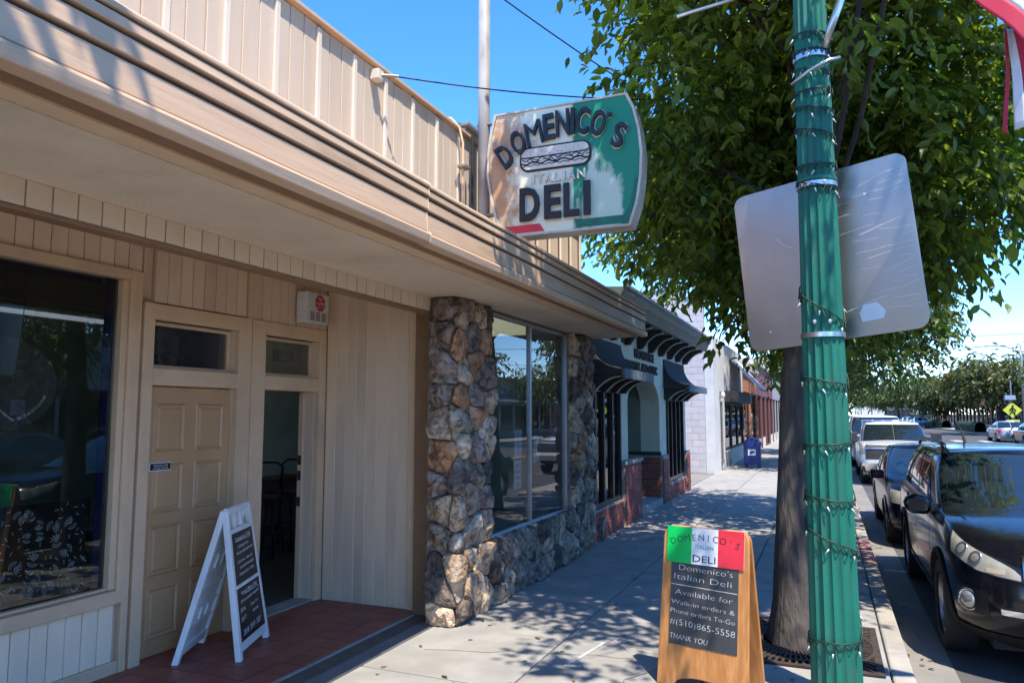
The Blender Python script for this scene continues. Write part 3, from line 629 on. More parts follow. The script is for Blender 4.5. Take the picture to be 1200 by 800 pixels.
def stones(a0, a1, z0, z1, sa, sz, parent, seed, slant=0.0):
    rn = random.Random(seed); seeds = []
    nz = max(1, round((z1 - z0) / sz))
    for r_ in range(nz):
        na = max(1, round((a1 - a0) / sa * rn.uniform(.85, 1.2)))
        for c in range(na):
            seeds.append((a0 + (c + .5 + rn.uniform(-.33, .33)) * (a1 - a0) / na, z0 + (r_ + .5 + rn.uniform(-.36, .36)) * (z1 - z0) / nz))
    wts = [rn.uniform(-.3, .3) for _ in seeds]
    for i, (pa, pz) in enumerate(seeds):
        poly = [(a0, z0), (a1, z0), (a1, z1), (a0, z1)]
        for j, (qa, qz) in enumerate(seeds):
            if i == j: continue
            nx, ny = qa - pa + slant * (qz - pz), qz - pz + slant * (qa - pa); L_ = math.hypot(nx, ny)
            if L_ > 1.2: continue
            nx /= L_; ny /= L_
            f_ = .5 + .22 * (wts[i] - wts[j])
            d = (pa + (qa - pa) * f_) * nx + (pz + (qz - pz) * f_) * ny
            poly = clip(poly, nx, ny, d)
            if len(poly) < 3: break
        if len(poly) < 3: continue
        rounds = rn.random()
        for _ in range(1 if rounds < .8 else 2):                 # blunt the corners
            np_ = []
            for k in range(len(poly)):
                p, q = poly[k], poly[(k + 1) % len(poly)]; c_ = rn.uniform(.06, .2)
                np_ += [(p[0] * (1 - c_) + q[0] * c_, p[1] * (1 - c_) + q[1] * c_), (p[0] * c_ + q[0] * (1 - c_), p[1] * c_ + q[1] * (1 - c_))]
            poly = np_
        np_ = []
        for k in range(len(poly)):                               # broken, uneven edge
            p, q = poly[k], poly[(k + 1) % len(poly)]; m_ = max(1, int(math.hypot(q[0] - p[0], q[1] - p[1]) / .035))
            for e in range(m_):
                t = e / m_; np_.append((p[0] + (q[0] - p[0]) * t + (rn.uniform(-.007, .007) if e else 0), p[1] + (q[1] - p[1]) * t + (rn.uniform(-.007, .007) if e else 0)))
        poly = np_
        ca = sum(p[0] for p in poly) / len(poly); cz = sum(p[1] for p in poly) / len(poly)
        rad = sum(math.hypot(p[0] - ca, p[1] - cz) for p in poly) / len(poly)
        if rad < .035: continue
        n = len(poly); shr = max(.85, 1 - .008 / rad)
        bul = min(.062, .024 + rad * .26) * rn.uniform(.6, 1.4); tl = (rn.uniform(-.4, .4), rn.uniform(-.4, .45))
        fac = [(rn.uniform(0, 6.283), rn.uniform(-.1, .55), rn.uniform(.5, 1.5)) for _ in range(5)]
        rings = [(1.035, -.04), (1.035, .012), (1.0, .55), (.95, .86), (.84, .97), (.66, 1.0), (.46, 1.0), (.24, 1.0)]
        vs_ = []; so = Vector((rn.uniform(0, 50), rn.uniform(0, 50), rn.uniform(0, 50)))
        for s_, h_ in rings:
            for p in poly:
                da, dz_ = (p[0] - ca), (p[1] - cz)
                a_, z_ = ca + da * s_ * shr, cz + dz_ * s_ * shr
                nn_ = abs(mnoise.noise(Vector((a_ * 8, z_ * 6, 0)) + so)) * -1.1 + .3 + mnoise.noise(Vector((a_ * 19, z_ * 13, 3)) + so) * .38 + mnoise.noise(Vector((a_ * 45, z_ * 30, 3)) + so) * .16
                fc = min(1 - k_ * max(0, (math.cos(f_) * da + math.sin(f_) * dz_) * s_ / rad - o_) for f_, o_, k_ in fac)
                h = (-.04 if h_ < 0 else bul * (h_ * max(.25, fc) + tl[0] * da * s_ / rad * h_ + tl[1] * dz_ * s_ / rad * h_) + nn_ * .032 * min(1, h_ * 2))
                vs_.append(sface(a_ + nn_ * .012, z_ + nn_ * .008, h))
        nn_ = mnoise.noise(Vector((ca * 9, cz * 9, 0)) + so) * .5
        vs_.append(sface(ca, cz, bul * 1.0 + .3 * .05))
        fs = []
        for r_ in range(len(rings) - 1):
            for k in range(n): fs.append((r_ * n + k, r_ * n + (k + 1) % n, (r_ + 1) * n + (k + 1) % n, (r_ + 1) * n + k))
        b0 = (len(rings) - 1) * n
        for k in range(n): fs.append((b0 + k, b0 + (k + 1) % n, len(vs_) - 1))
        mb = MB(); mb.add(vs_, fs)
        mb.build('stone', STONES[rn.choices(range(7), (4.5, 2.6, 3.2, 3.4, 2.2, 4.2, 3.2))[0]], parent, smooth=True, angle=26)
sp1 = MB(); sp1.box(-3.24, XF - .03, YF + .03, YF + .72, 0, 2.82)
sp1 = sp1.build('stone_pillar', 'mortar', deli); stones(0, A1, .62, 2.82, .245, .25, sp1, 4)
sr_ = MB().box(-3.24, XF - .031, YF + .722, YF + 3.17, 0, .585).build('stall_riser', 'mortar', deli); stones(0, A2, 0, .615, .27, .31, sr_, 9, .25)
sp2 = MB().box(-3.24, XF - .03, YF + 3.172, YF + 4.12, 0, 2.82).build('stone_pillar', 'mortar', deli); stones(A2, A3, 0, 2.82, .2, .33, sp2, 15, .2)
# ---- right shop window in aluminium
GX = -3.04
rw = frame_rect('shop_window', 'alu', deli, GX - .03, GX + .03, 6.46, 8.93, .588, 2.80, .035, .003)
bx('mullion', 'alu', rw, GX - .028, GX + .028, 7.665, 7.70, .624, 2.764, .002)
bx('sill', 'alu', rw, GX + .031, GX + .085, 6.47, 8.92, .588, .606, .002)
bx('side_glazing', 'alu', rw, GX - .5, GX - .031, 8.86, 8.90, .6, 2.79)
for (y0, y1) in ((6.495, 7.665), (7.70, 8.895)): MB().box(GX - .004, GX + .003, y0, y1, .623, 2.765).build('pane', 'shop_glass', rw)
bx('display_floor', 'interior_dark', deli, -4.3, GX - .031, 6.3, 8.95, .45, .57)
bx('side_wall', 'interior_wall', deli, -4.5, -3.27, 9.0, 9.8, .0, 2.81)

# ------------------------------------------------------------------ things in and on the deli
def sheet(name, label, cat, x, y0, y1, z0, z1, lines, m='paper', group=None):
    r0 = root(name, (x, (y0 + y1) / 2, z0), label, cat, group)
    bx('page', m, r0, x - .003, x, y0, y1, z0, z1)
    t = MB(); n = len(lines); h = (z1 - z0) / (n + .6)
    for i, s in enumerate(lines):
        zc = z1 - h * (i + .8); q = min((y1 - y0) * .84, .62 * h * .62 * max(3, len(s)))
        put_text(t, s, (x + .0015, (y0 + y1) / 2, zc), (0, 1, 0), (0, 0, 1), h * .5, q)
    t.build('print', 'ink', r0); return r0
sheet('hours_sheet', 'tall hours sheet with red heading taped inside stone-framed window', 'notice', GX - .012, 7.30, 7.50, 1.33, 1.62, ['HOURS', 'MON', 'TUE', 'WED', 'THU', 'FRI', 'SAT', 'SUN'])
sheet('small_notice', 'lower white notice below the hours sheet in the window', 'notice', GX - .012, 7.29, 7.49, 1.00, 1.30, ['NOTICE', 'PLEASE', 'WEAR A', 'MASK'])
sheet('blank_sheet', 'plain white sheet taped right of the window mullion', 'notice', GX - .012, 7.86, 8.02, 1.25, 1.55, ['MENU'])
bl = root('blue_panel', (GX - .25, 6.9, 1.4), 'blue panel with mirrored white lettering set inside the window', 'banner')
bx('cloth', 'paper_blue', bl, GX - .36, GX - .35, 6.55, 7.35, 1.45, 2.02, .002); bx('board', 'dark_wood', bl, GX - .349, GX - .335, 6.75, 7.40, 1.86, 1.98, .002)
t = MB(); put_text(t, 'We D', (GX - .345, 7.02, 1.68), (0, -1, 0), (0, 0, 1), .14, offset=.02); t.build('lettering', 'paper', bl)  # lettering laid mirror-wise on the blue panel behind the glass
rs = root('round_window_sign', (DX - .12, 2.98, 1.6), 'dim round grey sign hanging inside the left window', 'sign')
b = MB(); b.prism([(2.98 + .40 * math.cos(a), 1.98 + .30 * math.sin(a)) for a in np.linspace(0, 2 * math.pi, 48, endpoint=False)], lambda a, b_, d: (d, a, b_), DX - .14, DX - .12); b.build('disc', 'interior_dark', rs)
bx('hanger', 'black_wire', rs, DX - .132, DX - .128, 3.13, 3.134, 2.2, 3.0)
b = MB(); curve_stroke(b, [(2.98 + .33 * math.cos(u), 1.98 + .24 * math.sin(u)) for u in np.linspace(-1.1, -.3, 9)], .02, lambda a, c: (DX - .118, a, c)); curve_stroke(b, [(2.8 + u * .3, 1.80 + .06 * math.sin(u * 4)) for u in np.linspace(0, 1, 9)], .016, lambda a, c: (DX - .118, a, c)); b.build('painted_strokes', 'chalk', rs)

al = root('alarm_box', (DX, 5.78, 2.66), 'white alarm box with red octagon over the open doorway', 'alarm')
ab = bx('case', 'alarm_white', al, DX + .022, DX + .145, 5.60, 5.94, 2.655, 2.95, .012)
b = MB(); b.prism([(5.80 + .075 * math.cos(R(22.5 + 45 * k)), 2.852 + .082 * math.sin(R(22.5 + 45 * k))) for k in range(8)], lambda a, c, d: (d, a, c), DX + .1455, DX + .149); b.build('octagon', 'alarm_red', al)
t = MB()
for s, z, wd, h in (('RED', 2.892, .06, .028), ('ALARM', 2.85, .115, .03), ('523-1717', 2.812, .10, .02)): put_text(t, s, (DX + .1505, 5.80, z), (0, 1, 0), (0, 0, 1), h, wd, offset=.02)
t.build('lettering', 'alarm_white', al)
b = MB()
for c in range(3):
    for r_ in range(4): b.box(DX + .146, DX + .1475, 5.655 + c * .085, 5.715 + c * .085, 2.682 + r_ * .022, 2.692 + r_ * .022)
b.build('grille_slots', 'near_black', al)

# chairs and table seen through the doorway
tb = root('dining_table', (-6.7, 8.0, 0), 'dark table inside the doorway', 'table') if False else None
def stool(name, loc, label, rz):
    r0 = root(name, loc, label, 'stool', None, rz)
    s = MB(); s.box(-.19, .19, -.19, .19, .72, .76); s.build('seat', 'dark_wood', r0, False, bevel=.01)
    for sx in (-1, 1):
        for sy in (-1, 1): MB().tube([(sx * .21, sy * .21, 0), (sx * .16, sy * .16, .72)], .016, 8).build('leg', 'black_paint', r0, False, smooth=True)
    MB().tube([(-.18, .17, .74), (-.17, .21, 1.1), (-.10, .22, 1.16), (.10, .22, 1.16), (.17, .21, 1.1), (.18, .17, .74)], .013, 8).build('backrest', 'black_paint', r0, False, smooth=True)
    MB().tube([(-.19, -.19, .3), (.19, -.19, .3), (.19, .19, .3), (-.19, .19, .3), (-.19, -.19, .3)], .011, 6).build('foot_ring', 'black_paint', r0, False, smooth=True)
    return r0
stool('bar_stool', (-6.6, 7.55, .004), 'black metal bar stool inside the doorway, nearer the street', .4)
stool('bar_stool', (-6.75, 8.15, .004), 'black metal bar stool inside the doorway, further in', .2)
ct = root('counter', (-6.9, 7.9, .004), 'dark counter with pale top edge inside the doorway', 'counter')
bx('base', 'interior_dark', ct, -7.45, -7.05, 7.0, 9.0, .006, .86); bx('top', 'dark_wood', ct, -7.48, -6.98, 6.95, 9.02, .862, .90, .005)

# ------------------------------------------------------------------ hanging sign and its pole
SY = 6.10
pole = root('sign_pole', (-2.86, SY, 3.2), 'weathered steel pipe rising from the canopy beside the hanging sign', 'pole')
MB().tube([(-2.86, SY, 3.14), (-2.86, SY, 4.6), (-2.86, SY, 7.4)], .056, 16).build('pipe', 'pole_steel', pole, smooth=True)
for z in (3.62, 4.49): MB().box(-2.93, -2.72, SY - .03, SY + .03, z - .012, z + .012).build('bracket', 'galv', pole, bevel=.003)
MB().lathe([(.11, 0), (.11, .02), (.06, .03)], 16, Matrix.Translation((-2.86, SY, 3.206))).build('flange', 'rust_steel', pole)
cd_ = root('conduit', (-3.06, 6.0, 3.2), 'thin curved conduit hooking over the parapet beside the pipe', 'conduit')
MB().tube([(-3.02, 5.98, 3.21), (-3.02, 5.98, 4.05), (-3.02, 5.98, 4.30), (-3.05, 5.96, 4.45), (-3.12, 5.93, 4.535), (-3.25, 5.9, 4.545)], .012, 10).build('pipe', 'trim', cd_, smooth=True)
MB().box(-3.06, -2.97, 5.94, 6.06, 4.06, 4.085).build('clip', 'galv', cd_, bevel=.003)
MB().tube([(-2.955, 6.05, 3.21), (-2.955, 6.05, 4.4)], .012, 8).build('cable', 'black_wire', cd_)
rf = root('roof_duct', (-3.6, 7.4, 3.9), 'grey flat roof duct behind the parapet and pipe', 'duct')
bx('box', 'galv', rf, -4.4, -3.45, 6.9, 7.6, 3.9, 4.86, .01); bx('lid', 'galv', rf, -4.45, -3.40, 6.85, 7.65, 4.862, 4.90, .006)

hs = root('hanging_sign', (-2.06, SY, 3.36), "faded green, cream and rust deli sign projecting over the canopy", 'sign')
# face outline in (u,z): u = 0 at sign centre; concave left, bulging right
SC = -2.05
def sgn_outline(inset=0.0):
    L_ = [(-.66, 1.15), (-.70, 1.02), (-.725, .85), (-.73, .66), (-.715, .45), (-.66, .22), (-.60, .02)]
    L_ = [(-.655, 1.16), (-.70, .98), (-.725, .80), (-.73, .60), (-.70, .40), (-.645, .18), (-.57, .0)]
    R_ = [(.60, .0), (.665, .2), (.70, .42), (.71, .62), (.69, .84), (.645, 1.03), (.585, 1.16)]
    pts = L_ + R_
    if inset:
        c = Vector((0, .58)); pts = [tuple(c + (Vector(p) - c) * (1 - inset)) for p in pts]
    return pts
SZ = 3.365; TH = .09
def sfn(u, z, d): return (SC + u, SY + d, SZ + z)
b = MB(); b.prism(sgn_outline(), sfn, TH, -TH); b.build('can', 'rim_paint', hs, bevel=.006)
# face panels in the sign's own coordinates so that the enamel follows it
def local_face(name, poly, m, d, th=.006, parent=hs):
    q = MB(); q.prism([(a, c) for a, c in poly], lambda a, c, e: (a, e, c), d + th / 2, d - th / 2)
    o = link_mesh(name, q.mesh(name, m), None, True); o.location = (SC, SY, SZ); attach(o, parent, True); return o
face = local_face('face', sgn_outline(.035), 'sign_face', -TH - .006)
back_face = local_face('rear_face', sgn_outline(.035), 'sign_face', TH + .006)
local_face('red_band', [(-.555, .03), (-.17, .03), (-.215, .10), (-.60, .10)], 'flag_red', -TH - .012, .004)
b = MB(); o_, i_ = sgn_outline(0.0), sgn_outline(.03); nO = len(o_)
for k in range(nO):
    k2 = (k + 1) % nO
    b.add([sfn(*o_[k], -TH - .004), sfn(*o_[k2], -TH - .004), sfn(*o_[k2], -TH - .02), sfn(*o_[k], -TH - .02), sfn(*i_[k], -TH - .02), sfn(*i_[k2], -TH - .02), sfn(*i_[k2], -TH - .009), sfn(*i_[k], -TH - .009)], [(0, 1, 2, 3), (3, 2, 5, 4), (4, 5, 6, 7)])
b.build('rim', 'rim_paint', hs)
local_face('dark_green_edge', [(.12, .03), (.575, .03), (.63, .19), (.67, .40), (.645, .42), (.60, .20), (.55, .10), (.12, .10)], 'post_green', -TH - .0115, .003)
LCNT = 0
def raised(s, u, z, h, wd, rot, mtl='ink', lift=.03, off=.0, name='letter'):
    if s == 'M': off = 0.0
    global LCNT; LCNT = LCNT + 1; dj = LCNT * .0007
    q = MB(); put_text(q, s, sfn(u, z, -TH - .018 - lift / 2 - dj), (1, 0, 0), (0, 0, 1), h, wd, rot, offset=off, extrude=lift / 2)
    o = q.build(name, mtl, hs)
    q2 = MB(); put_text(q2, s, sfn(u, z, -TH - .0105 - dj), (1, 0, 0), (0, 0, 1), h * 1.0, wd * 1.0, rot, offset=off + (.02 if s == 'M' else .04), extrude=.0005)
    if s != 'M': q2.build('letter_outline', 'cream', hs)
word = "DOMENICO'S"
ang = np.radians([32, 24, 16.5, 9, 3, -2.5, -9, -17.5, -24, -30])
wds = [.125, .13, .155, .10, .125, .038, .118, .128, .034, .105]
us = [-.545, -.415, -.262, -.118, .012, .105, .198, .338, .43, .52]
zs = [.755, .862, .928, .966, .982, .985, .972, .93, .955, .795]
hts = [.225, .225, .235, .235, .24, .235, .235, .225, .08, .215]
rots = [32, 20, 12, 4, 2, -2, -7, -13, -16, -19]
for ch, u, z, h, wd, ro in zip(word, us, zs, hts, wds, rots): raised(ch, u, z, h, wd, R(ro), off=.022)
for ch, u, wd in zip('DELI', (-.30, -.085, .09, .23), (.185, .15, .14, .058)): raised(ch, u, .285, .295, wd, 0, off=.03)
for ch, u, wd in zip('ITALIAN', (-.27, -.205, -.125, -.045, .018, .085, .175), (.025, .068, .075, .055, .025, .075, .075)):
    q = MB(); put_text(q, ch, sfn(u, .505, -TH - .02), (1, 0, 0), (0, 0, 1), .085, wd, 0, offset=.02, extrude=.01); q.build('letter', 'cream', hs)
# sandwich drawing
def rrect(u0, u1, z0, z1, r_, tilt=0.0, n=5):
    pts = []
    for cx, cz, a0 in ((u1 - r_, z0 + r_, -90), (u1 - r_, z1 - r_, 0), (u0 + r_, z1 - r_, 90), (u0 + r_, z0 + r_, 180)):
        for k in range(n + 1): a = R(a0 + 90 * k / n); pts.append((cx + r_ * math.cos(a), cz + r_ * math.sin(a)))
    return [(p, q + tilt * p) for p, q in pts]
local_face('sandwich_outline', rrect(-.40, .265, .575, .80, .085), 'ink', -TH - .016, .012)
local_face('sandwich_body', rrect(-.383, .248, .592, .783, .07), 'cream', -TH - .024, .012)
b = MB(); f3 = lambda a, c: sfn(a, c, -TH - .032)
curve_stroke(b, [(-.385, .705)] + [(x, .70) for x in np.linspace(-.35, .2, 5)] + [(.25, .712)], .012, f3)
curve_stroke(b, [(x, .683 + .012 * math.sin(x * 60)) for x in np.linspace(-.375, .24, 40)], .008, f3)
curve_stroke(b, [(x, .648 + .010 * math.sin(x * 45 + 1)) for x in np.linspace(-.38, .245, 40)], .013, f3)
curve_stroke(b, [(x, .628 + .006 * math.sin(x * 90)) for x in np.linspace(-.38, .245, 50)], .007, f3)
for x in (-.25, -.06, .12): curve_stroke(b, [(x - .05, .69), (x, .645), (x + .05, .69)], .008, f3)
for x in np.linspace(-.33, .22, 12): curve_stroke(b, [(x, .665 + .012 * math.sin(x * 31)), (x + .03, .66 + .012 * math.sin(x * 31 + 1))], .007, f3)
for k in range(14): curve_stroke(b, [(-.3 + k * .037, .735 + .02 * math.sin(k * 2.3)), (-.292 + k * .037, .737 + .02 * math.sin(k * 2.3))], .005, f3)
b.build('sandwich_linework', 'ink', hs)

# wires in the sky
def wire(name, pts, r_, label):
    o = MB().tube(pts, r_, 5).build(name, 'black_wire', None, smooth=True); return tag(o, label, 'wire')
def sag(a, b, s, n=14): return [Vector(a).lerp(Vector(b), t) - Vector((0, 0, s * 4 * t * (1 - t))) for t in np.linspace(0, 1, n)]
wb = root('wire_bracket', (-3.09, 4.60, 4.36), 'pale wire bracket screwed to the top of the parapet', 'bracket')
MB().box(-3.098, -3.02, 4.56, 4.64, 4.32, 4.40).build('plate', 'batten_paint', wb, bevel=.006); MB().tube([(-3.03, 4.60, 4.36), (-2.93, 4.70, 4.375)], .012, 8).build('stud', 'galv', wb)
wire('guy_wire', sag((-2.93, 4.70, 4.37), (-1.2, 6.75, 4.72), .05), .006, 'thin black wire from the parapet bracket to the tree')
wire('service_wire', sag((-3.4, 5.2, 6.2), (-1.0, 9.5, 5.2), .12), .008, 'thin dark wire slanting down across the sky into the tree')
for i, (z, y, lb) in enumerate(((13.5, 130, 'faint power line highest above the far street trees'), (11.6, 150, 'faint power line lower of the pair above far trees'))):
    wire('power_line', sag((-8, y, z), (60, y, z + .8), .4), .05, lb)

# ------------------------------------------------------------------ white plastic A-frame sign by the door
af = root('white_sandwich_board', (-4.27, 4.55, .016), 'white plastic A-frame with two black handwritten menu panels by the brown door', 'sandwich board')
def panel_frame(f0, f1, t0, t1, half_w=True):
    """returns fn(a,h,d): a along the width 0..1, h along the height 0..1, d metres off the outer face"""
    f0, f1, t0, t1 = map(Vector, (f0, f1, t0, t1))
    nn_ = (f1 - f0).cross(t0 - f0).normalized()
    return lambda a, h, d=0.0: (f0.lerp(f1, a)).lerp(t0.lerp(t1, a), h) + nn_ * d
F = panel_frame((-3.95, 4.34, .016), (-4.20, 4.93, .016), (-4.12, 4.33, 1.08), (-4.35, 4.82, 1.08))
B = panel_frame((-4.61, 4.60, .016), (-4.36, 4.09, .016), (-4.40, 4.80, 1.08), (-4.17, 4.31, 1.08))
def slab_on(mb, fn, a0, a1, h0, h1, d0, d1):
    P = [fn(a0, h0, d0), fn(a1, h0, d0), fn(a1, h1, d0), fn(a0, h1, d0), fn(a0, h0, d1), fn(a1, h0, d1), fn(a1, h1, d1), fn(a0, h1, d1)]
    mb.add(P, [(0, 3, 2, 1), (4, 5, 6, 7), (0, 1, 5, 4), (1, 2, 6, 5), (2, 3, 7, 6), (3, 0, 4, 7)])
for nm, fn in (('front_panel', F), ('rear_panel', B)):
    b = MB()
    slab_on(b, fn, 0, .085, 0, 1, -.045, 0); slab_on(b, fn, .915, 1, 0, 1, -.045, 0)
    slab_on(b, fn, .0855, .9145, .05, .11, -.04, -.003); slab_on(b, fn, .0855, .9145, .83, .865, -.04, -.003); slab_on(b, fn, .0855, .9145, .965, 1, -.04, -.003)
    slab_on(b, fn, .0855, .9145, .46, .485, -.035, .004)
    for a in (.28, .53): slab_on(b, fn, a, a + .10, .866, .964, -.038, -.006)
    p = b.build(nm, 'white_plastic', af, bevel=.006)
    b = MB(); slab_on(b, fn, .086, .914, .111, .829, -.022, -.012); b.build('backing', 'white_plastic', p)
    b = MB()
    for h in (.22, .34, .58, .70): slab_on(b, fn, .0865, .9135, h, h + .014, -.036, -.0225)
    for a in (.38, .62): slab_on(b, fn, a, a + .025, .25, .33, -.04, -.0225); slab_on(b, fn, a, a + .025, .59, .69, -.04, -.0225)
    b.build('rib', 'white_plastic', p)
    if nm == 'front_panel':
        for h0, h1 in ((.112, .458), (.487, .828)):
            b = MB(); slab_on(b, fn, .087, .913, h0, h1, -.0118, -.002); b.build('menu_sheet', 'menu_black', p)
        wr = MB(); up = (F(.5, 1) - F(.5, 0)); rt = (F(1, .5) - F(0, .5))
        def chalk(s, a, h, ht, wd=None, rot=.03, al_='c', it_=.12): put_text(wr, s, F(a, h, .0), rt, up, ht, wd, rot, offset=.012, align=al_, italic=it_)
        for s, a, h, ht, wd in (("Domenico's Deli", .5, .79, .032, .33), ('- Catering menu', .46, .735, .022, .25), ('hot & cold sandwiches', .52, .695, .022, .36), ('- Cold beer, wine, and', .47, .635, .022, .34), ('several beverages', .53, .595, .022, .30), ('- Wide variety of chips', .48, .55, .022, .34),
                                ('Voted Best Deli', .5, .425, .032, .36), ('2014 in Alameda magazine', .5, .372, .022, .40), ('2016', .22, .315, .03, .10), ('Thank You', .62, .31, .022, .17), ('2017', .22, .255, .03, .10), ('Alameda', .64, .262, .022, .14), ('2018  2019  2020', .48, .17, .04, .40)): chalk(s, a, h, ht, wd)
        slab_on(wr, F, .2, .8, .769, .773, -.0005, .0005); slab_on(wr, F, .35, .86, .402, .406, -.0005, .0005)
        wr.build('chalk_writing', 'chalk', p)
hb = MB(); hb.tube([F(.02, 1.0, -.02), F(.98, 1.0, -.02)], .018, 10); hb.build('hinge_bar', 'white_plastic', af, smooth=True, angle=50)

# ------------------------------------------------------------------ wooden sandwich board
yaw = R(-14)
wbrd = root('wooden_sandwich_board', (-.775, 5.24, 0), 'oak sandwich board with tricolour header and chalk lettering on the pavement', 'sandwich board', None, yaw)
tilt = R(11)
HB = 1.035; WB = .60; KH = HB / 1.16
def arch_panel(sgn):
    M = Matrix.Translation((0, sgn * .265, 0)) @ Matrix.Rotation(-sgn * R(-12.3) * -1, 4, 'X')
    return M
def board_poly():
    pts = []
    w2 = WB / 2
    pts += [(-w2 - .012, 0), (-w2 + .10, 0)]
    for k in range(9): a = math.pi - math.pi * k / 8; pts.append((.0 + (w2 - .12) * math.cos(a), .025 + .05 * math.sin(a)))
    pts += [(w2 - .10, 0), (w2 + .012, 0)]
    for k in range(6): a = R(90 * k / 5); pts.append((w2 - .07 + .07 * math.cos(a), HB - .07 + .07 * math.sin(a)))
    for k in range(6): a = R(90 + 90 * k / 5); pts.append((-w2 + .07 + .07 * math.cos(a), HB - .07 + .07 * math.sin(a)))
    return pts
lean = math.atan2(.15, HB)
def bfn(sgn, a, h, d, scaled=True):
    """sgn -1 = face towards the viewer; a across, h up the board, d off the outer face"""
    c, s_ = math.cos(lean), math.sin(lean); h = h * (KH if scaled else 1)
    y = -.17 + h * s_ - d * c; z = h * c + d * s_
    return (a, y, z) if sgn < 0 else (-a, -y, z)
for sgn in (-1, 1):
    p = MB(); p.prism(board_poly(), lambda a, h, d: bfn(sgn, a, h, d, False), -.022, 0); p = p.build('front_panel' if sgn < 0 else 'rear_panel', 'wood', wbrd, False, bevel=.006, seg=2)
    b = MB(); b.prism([(-.235, .30), (.235, .30), (.235, .905), (-.235, .905)], lambda a, h, d: bfn(sgn, a, h, d), .0005, .004); b.build('slate', 'chalkboard', p, False)
    b = MB(); b.box(0, 0, 0, 0, 0, 0); b = MB(); b.prism([(-.27, .89), (.27, .89), (.27, 1.158), (-.27, 1.158)], lambda a, h, d: bfn(sgn, a, h, d), .0045, .009); hd = b.build('header', 'flag_white', p, False)
    fl = MB(); fl.prism([(-.27, .89), (-.092, .89), (-.092, 1.158), (-.27, 1.158)], lambda a, h, d: bfn(sgn, a, h, d), .0092, .0098); fl.build('green_stripe', 'flag_green', p, False)
    fl = MB(); fl.prism([(.094, .89), (.27, .89), (.27, 1.158), (.094, 1.158)], lambda a, h, d: bfn(sgn, a, h, d), .0092, .0098); fl.build('red_stripe', 'flag_red', p, False)
    O = lambda a, h: bfn(sgn, a, h, .0112)
    rt = Vector(bfn(sgn, 1, 0, 0, False)) - Vector(bfn(sgn, 0, 0, 0, False)); up = Vector(bfn(sgn, 0, 1, 0, False)) - Vector(bfn(sgn, 0, 0, 0, False))
    t = MB()
    for i, ch in enumerate("DOMENICO'S"):
        u = (i - 4.6) / 4.6; a = -u * .44
        put_text(t, ch, O(u * .232 + .006, 1.092 - .034 * u * u * 1.2), rt, up, .045, None, a, offset=-.012)
    put_text(t, 'DELI', O(0, .935), rt, up, .046, .16, offset=.0); t.build('header_lettering', 'ink', p, False)
    t = MB(); put_text(t, 'ITALIAN', O(0, 1.02), rt, up, .026, .125); t.build('header_small_lettering', 'ink_green', p, False)
    O2 = lambda a, h: bfn(sgn, a, h, .0055); t = MB()
    for s, a, h, ht, wd, ro in (("Domenico's", .01, .855, .045, .375, -.02), ('Italian Deli', -.01, .785, .045, .40, -.03), ('Available for', .0, .672, .042, .40, -.03), ('Walk-in orders &', -.005, .595, .035, .44, -.04), ('Phone orders To-Go', -.005, .53, .035, .445, -.045), ('#(510)865-5558', -.005, .452, .048, .45, -.05), ('THANK YOU', -.095, .355, .042, .265, -.03)):
        put_text(t, s, O2(a, h), rt, up, ht * .86, wd, ro, offset=-.02, italic=random.uniform(-.05, .12))
    t.build('chalk_writing', 'chalk', p, False); t = MB()
    t.prism([(-.23, .728), (.23, .716), (.23, .720), (-.23, .732)], lambda a, h, d: bfn(sgn, a, h, d), .005, .0056)
    t.build('chalk_rule', 'chalk', p, False)
MB().tube([(-.27, 0, HB * .95), (.27, 0, HB * .95)], .012, 8).build('hinge', 'galv', wbrd, False)

# ------------------------------------------------------------------ green fluted lamp post with what is strapped to it
LX, LY = 0.0, 5.2
lp = root('street_lamp', (LX, LY, 0), 'green fluted lamp post standing at the kerb in the foreground', 'street lamp')
NF = 16; PP = 8
def post_r(z): return .152 - .0105 * z if z < 5.6 else .09
def fl_ring(z, mb_v, amp=.015):
    r0 = post_r(z)
    for k in range(NF * PP):
        a = 2 * math.pi * k / (NF * PP); ph = (k % PP) / PP
        g = 1 - abs(math.sin(math.pi * ph)) ** .8               # concave flutes between sharp arrises
        r_ = r0 - amp * (1 - g)
        mb_v.append((LX + r_ * math.cos(a), LY + r_ * math.sin(a), z))
vs_ = []; zs_ = list(np.linspace(.09, 5.3, 14)); n = NF * PP
for z in zs_: fl_ring(float(z), vs_)
fs = [(i * n + k, i * n + (k + 1) % n, (i + 1) * n + (k + 1) % n, (i + 1) * n + k) for i in range(len(zs_) - 1) for k in range(n)]
b = MB(); b.add(vs_, fs); b.build('shaft', 'post_green', lp, smooth=True, angle=50)
T0 = Matrix.Translation((LX, LY, 0))
MB().lathe([(.20, 0), (.20, .04), (.185, .055), (.17, .075), (.16, .10)], 40, T0).build('base', 'post_green', lp, smooth=True, angle=35)
MB().lathe([(.09, 5.28), (.11, 5.32), (.12, 5.36), (.08, 5.42), (.07, 5.5), (.13, 5.56), (.14, 5.6)], 32, T0).build('collar', 'post_green', lp, smooth=True, angle=35)
MB().lathe([(.10, 5.6), (.17, 5.7), (.21, 5.85), (.20, 6.0), (.13, 6.14), (.06, 6.2), (.015, 6.25)], 32, T0).build('globe', 'flag_white', lp, smooth=True)
def strap_ring(z, wd, off=.004, m='strap', parent=lp, name='strap'):
    r_ = post_r(z) + off; MB().lathe([(r_, z - wd / 2), (r_ + .003, z - wd / 2), (r_ + .003, z + wd / 2), (r_, z + wd / 2)], 40, T0).build(name, m, parent, smooth=True, angle=40)
strap_ring(4.17, .035)
